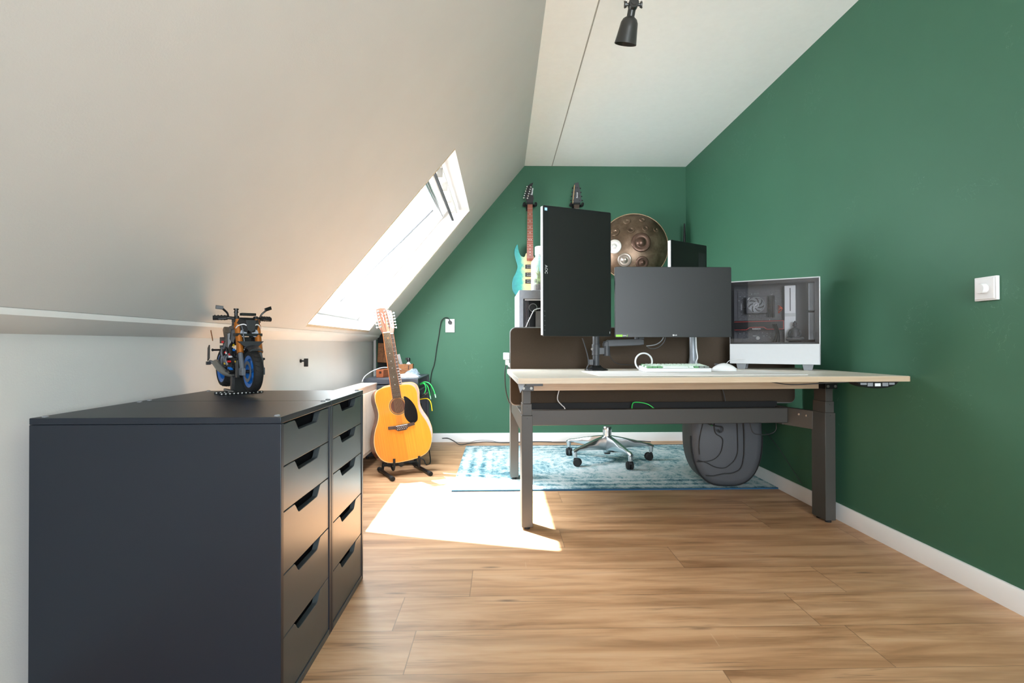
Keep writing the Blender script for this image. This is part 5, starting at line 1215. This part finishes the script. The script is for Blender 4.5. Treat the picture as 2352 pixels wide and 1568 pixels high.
for s_ in (-1,1):
    b=MB(); b.tube([(s_*.014,.060,.155),(s_*.018,.085,.135),(s_*.016,.080,.095),(s_*.012,.040,.058),(s_*.008,0,.050)],.0065,10,5); OBJ('exhaust_header',b,M['bike_grey'],mc)
    b=MB(); b.tube([(s_*.022,.070,.196),(s_*.030,.030,.168),(s_*.034,-.030,.135),(s_*.032,-.065,.100)],.0055,8,4); OBJ('frame_rail',b,M['bike_mid'],mc)
    b=MB(); b.rings([[(s_*.016,.070,.205),(s_*.042,.060,.196),(s_*.046,.062,.168),(s_*.038,.070,.156),(s_*.030,.070,.180)],[(s_*.014,.018,.214),(s_*.036,.010,.206),(s_*.038,.012,.176),(s_*.030,.018,.168),(s_*.022,.018,.188)]]); OBJ('tank_cover',b,M['bike_grey'],mc,bevel=.0015)
    b=MB(); b.tube([(s_*.040,.066,.160),(s_*.048,.072,.150),(s_*.047,.078,.132),(s_*.040,.080,.122)],[.003,.005,.005,.002],8,4); OBJ('side_duct',b,M['black'],mc)
    b=MB(); b.bar((s_*.026,-.06,.088),(s_*.026,-.145,.074),.008,.016); OBJ('swing_arm',b,M['bike_grey'],mc,bevel=.001)
b=MB(); b.rings([[(-.024,.060,.200),(.024,.060,.200),(.020,.056,.222),(-.020,.056,.222)],[(-.030,.010,.188),(.030,.010,.188),(.024,.012,.226),(-.024,.012,.226)],[(-.016,-.045,.178),(.016,-.045,.178),(.012,-.045,.194),(-.012,-.045,.194)]]); OBJ('fuel_tank',b,M['black'],mc,bevel=.003)
b=MB(); b.rings([[(-.022,-.040,.176),(.022,-.040,.176),(.018,-.040,.190),(-.018,-.040,.190)],[(-.024,-.090,.176),(.024,-.090,.176),(.020,-.090,.192),(-.020,-.090,.192)],[(-.012,-.150,.198),(.012,-.150,.198),(.008,-.150,.210),(-.008,-.150,.210)]]); OBJ('seat',b,M['black'],mc,bevel=.003)
b=MB(); 
for k in range(6): b.bar((-.026,-.052-k*.012,.168),(.030,-.052-k*.012,.168),.008,.018)
OBJ('tail_bricks',b,M['bike_grey'],mc,bevel=.0006)
b=MB(); b.box(.030,.036,-.075,-.068,.160,.166); OBJ('red_pin',b,M['red'],mc)
b=MB(); b.cyl((.022,-.060,.140),(.066,-.056,.140),.0028,seg=8); b.ball((.068,-.056,.140),.0042,seg=10,n=8); OBJ('foot_peg',b,M['black'],mc)
b=MB(); b.cyl((-.022,-.010,.090),(-.050,-.010,.088),.0032,seg=8); b.ball((-.052,-.010,.088),.0055,seg=10,n=8); OBJ('foot_peg',b,M['black'],mc)
# exhaust and silencer on the near side, plate holder
b=MB(); b.tube([(.010,0,.055),(.030,-.030,.060),(.044,-.060,.078),(.050,-.090,.098)],[.008,.010,.012,.0125],14,5); OBJ('silencer',b,M['steel_dark'],mc)
b=MB(); b.bar((.058,-.148,.106),(.052,-.170,.150),.022,.004,up=(1,0,0)); OBJ('plate_holder',b,M['bike_grey'],mc,bevel=.001)
b=MB(); b.bar((.034,-.140,.092),(.056,-.150,.100),.012,.012); b.box(.052,.066,-.152,-.140,.088,.100); OBJ('plate_arm',b,M['bike_grey'],mc,bevel=.001)
b=MB(); b.bar((.040,-.165,.168),(.058,-.118,.196),.0025,.004); OBJ('tail_antenna',b,M['box_wood'],mc)
b=MB(); rr=random.Random(21)
for i in range(40):
    y=rr.uniform(-.10,.05); z=rr.uniform(.062,.168); x=rr.uniform(.022,.034); s_=rr.choice((1,1,-1)); w_=rr.uniform(.004,.012); h_=rr.uniform(.004,.010); b.box(s_*x-w_/2,s_*x+w_/2,y-w_,y+w_,z-h_/2,z+h_/2)
OBJ('small_brick',b,M['bike_grey'],mc,bevel=.0005)['kind']='stuff'
for k in range(9):
    y=rr.uniform(-.09,.06); z=rr.uniform(.075,.15); b=MB(); b.tube([(.036,y,z),(.042,y+rr.uniform(-.02,.02),z+.02),(.036,y+rr.uniform(-.03,.03),z+.035)],.0032,8,4); OBJ('curved_hose',b,M['black' if k%2 else 'bike_mid'],mc)
# clutch cable
b=MB(); b.tube([(.026,.080,.228),(.022,.108,.200),(.018,.112,.170),(.016,.118,.150),(.020,.118,.140)],.0018,8,5); OBJ('brake_hose',b,M['bike_mid'],mc)
b=MB(); b.rings([[(.036,.050,.190),(.050,.044,.186),(.050,.046,.148),(.040,.050,.140)],[(.032,.010,.190),(.046,.010,.186),(.046,.012,.150),(.036,.012,.142)]]); OBJ('side_fairing',b,M['bike_grey'],mc,bevel=.0015)
# display stand with pin holes
std=[]
b=MB(); b.box(-.022,.022,-.020,.020,.006,.058); b.box(-.026,.026,.004,.012,.010,.064); OBJ('stand_post',b,M['black'],mc,bevel=.0008)
def beam(p0,p1,n):
    b=MB(); b.bar(p0,p1,.009,.008); o=OBJ('stand_beam',b,M['black'],mc,bevel=.002)
    b=MB(); P0=Vector(p0);P1=Vector(p1); d=(P1-P0).normalized(); s_=d.cross(Vector((0,0,1)))
    for k in range(n):
        c=P0+(P1-P0)*((k+.5)/n); b.cyl(c-s_*.0047,c+s_*.0047,.0024,seg=10)
    OBJ('pin_hole',b,M['hole_light'],o)['kind']='stuff'
beam((-.070,.030,.0042),(.070,.030,.0042),11); beam((-.070,-.030,.0042),(.070,-.030,.0042),11); beam((-.030,-.055,.0122),(-.030,.055,.0122),8); beam((.030,-.055,.0122),(.030,.055,.0122),8)

for ch_ in mc.children_recursive:
    if ch_.name.startswith(('stand_','pin_hole')): continue
    for v in ch_.data.vertices:
        z=v.co.z; v.co.z=z+.010+(max(0,z-.13)*.22)
bpy.data.objects['stand_post'].scale=(1,1,1)
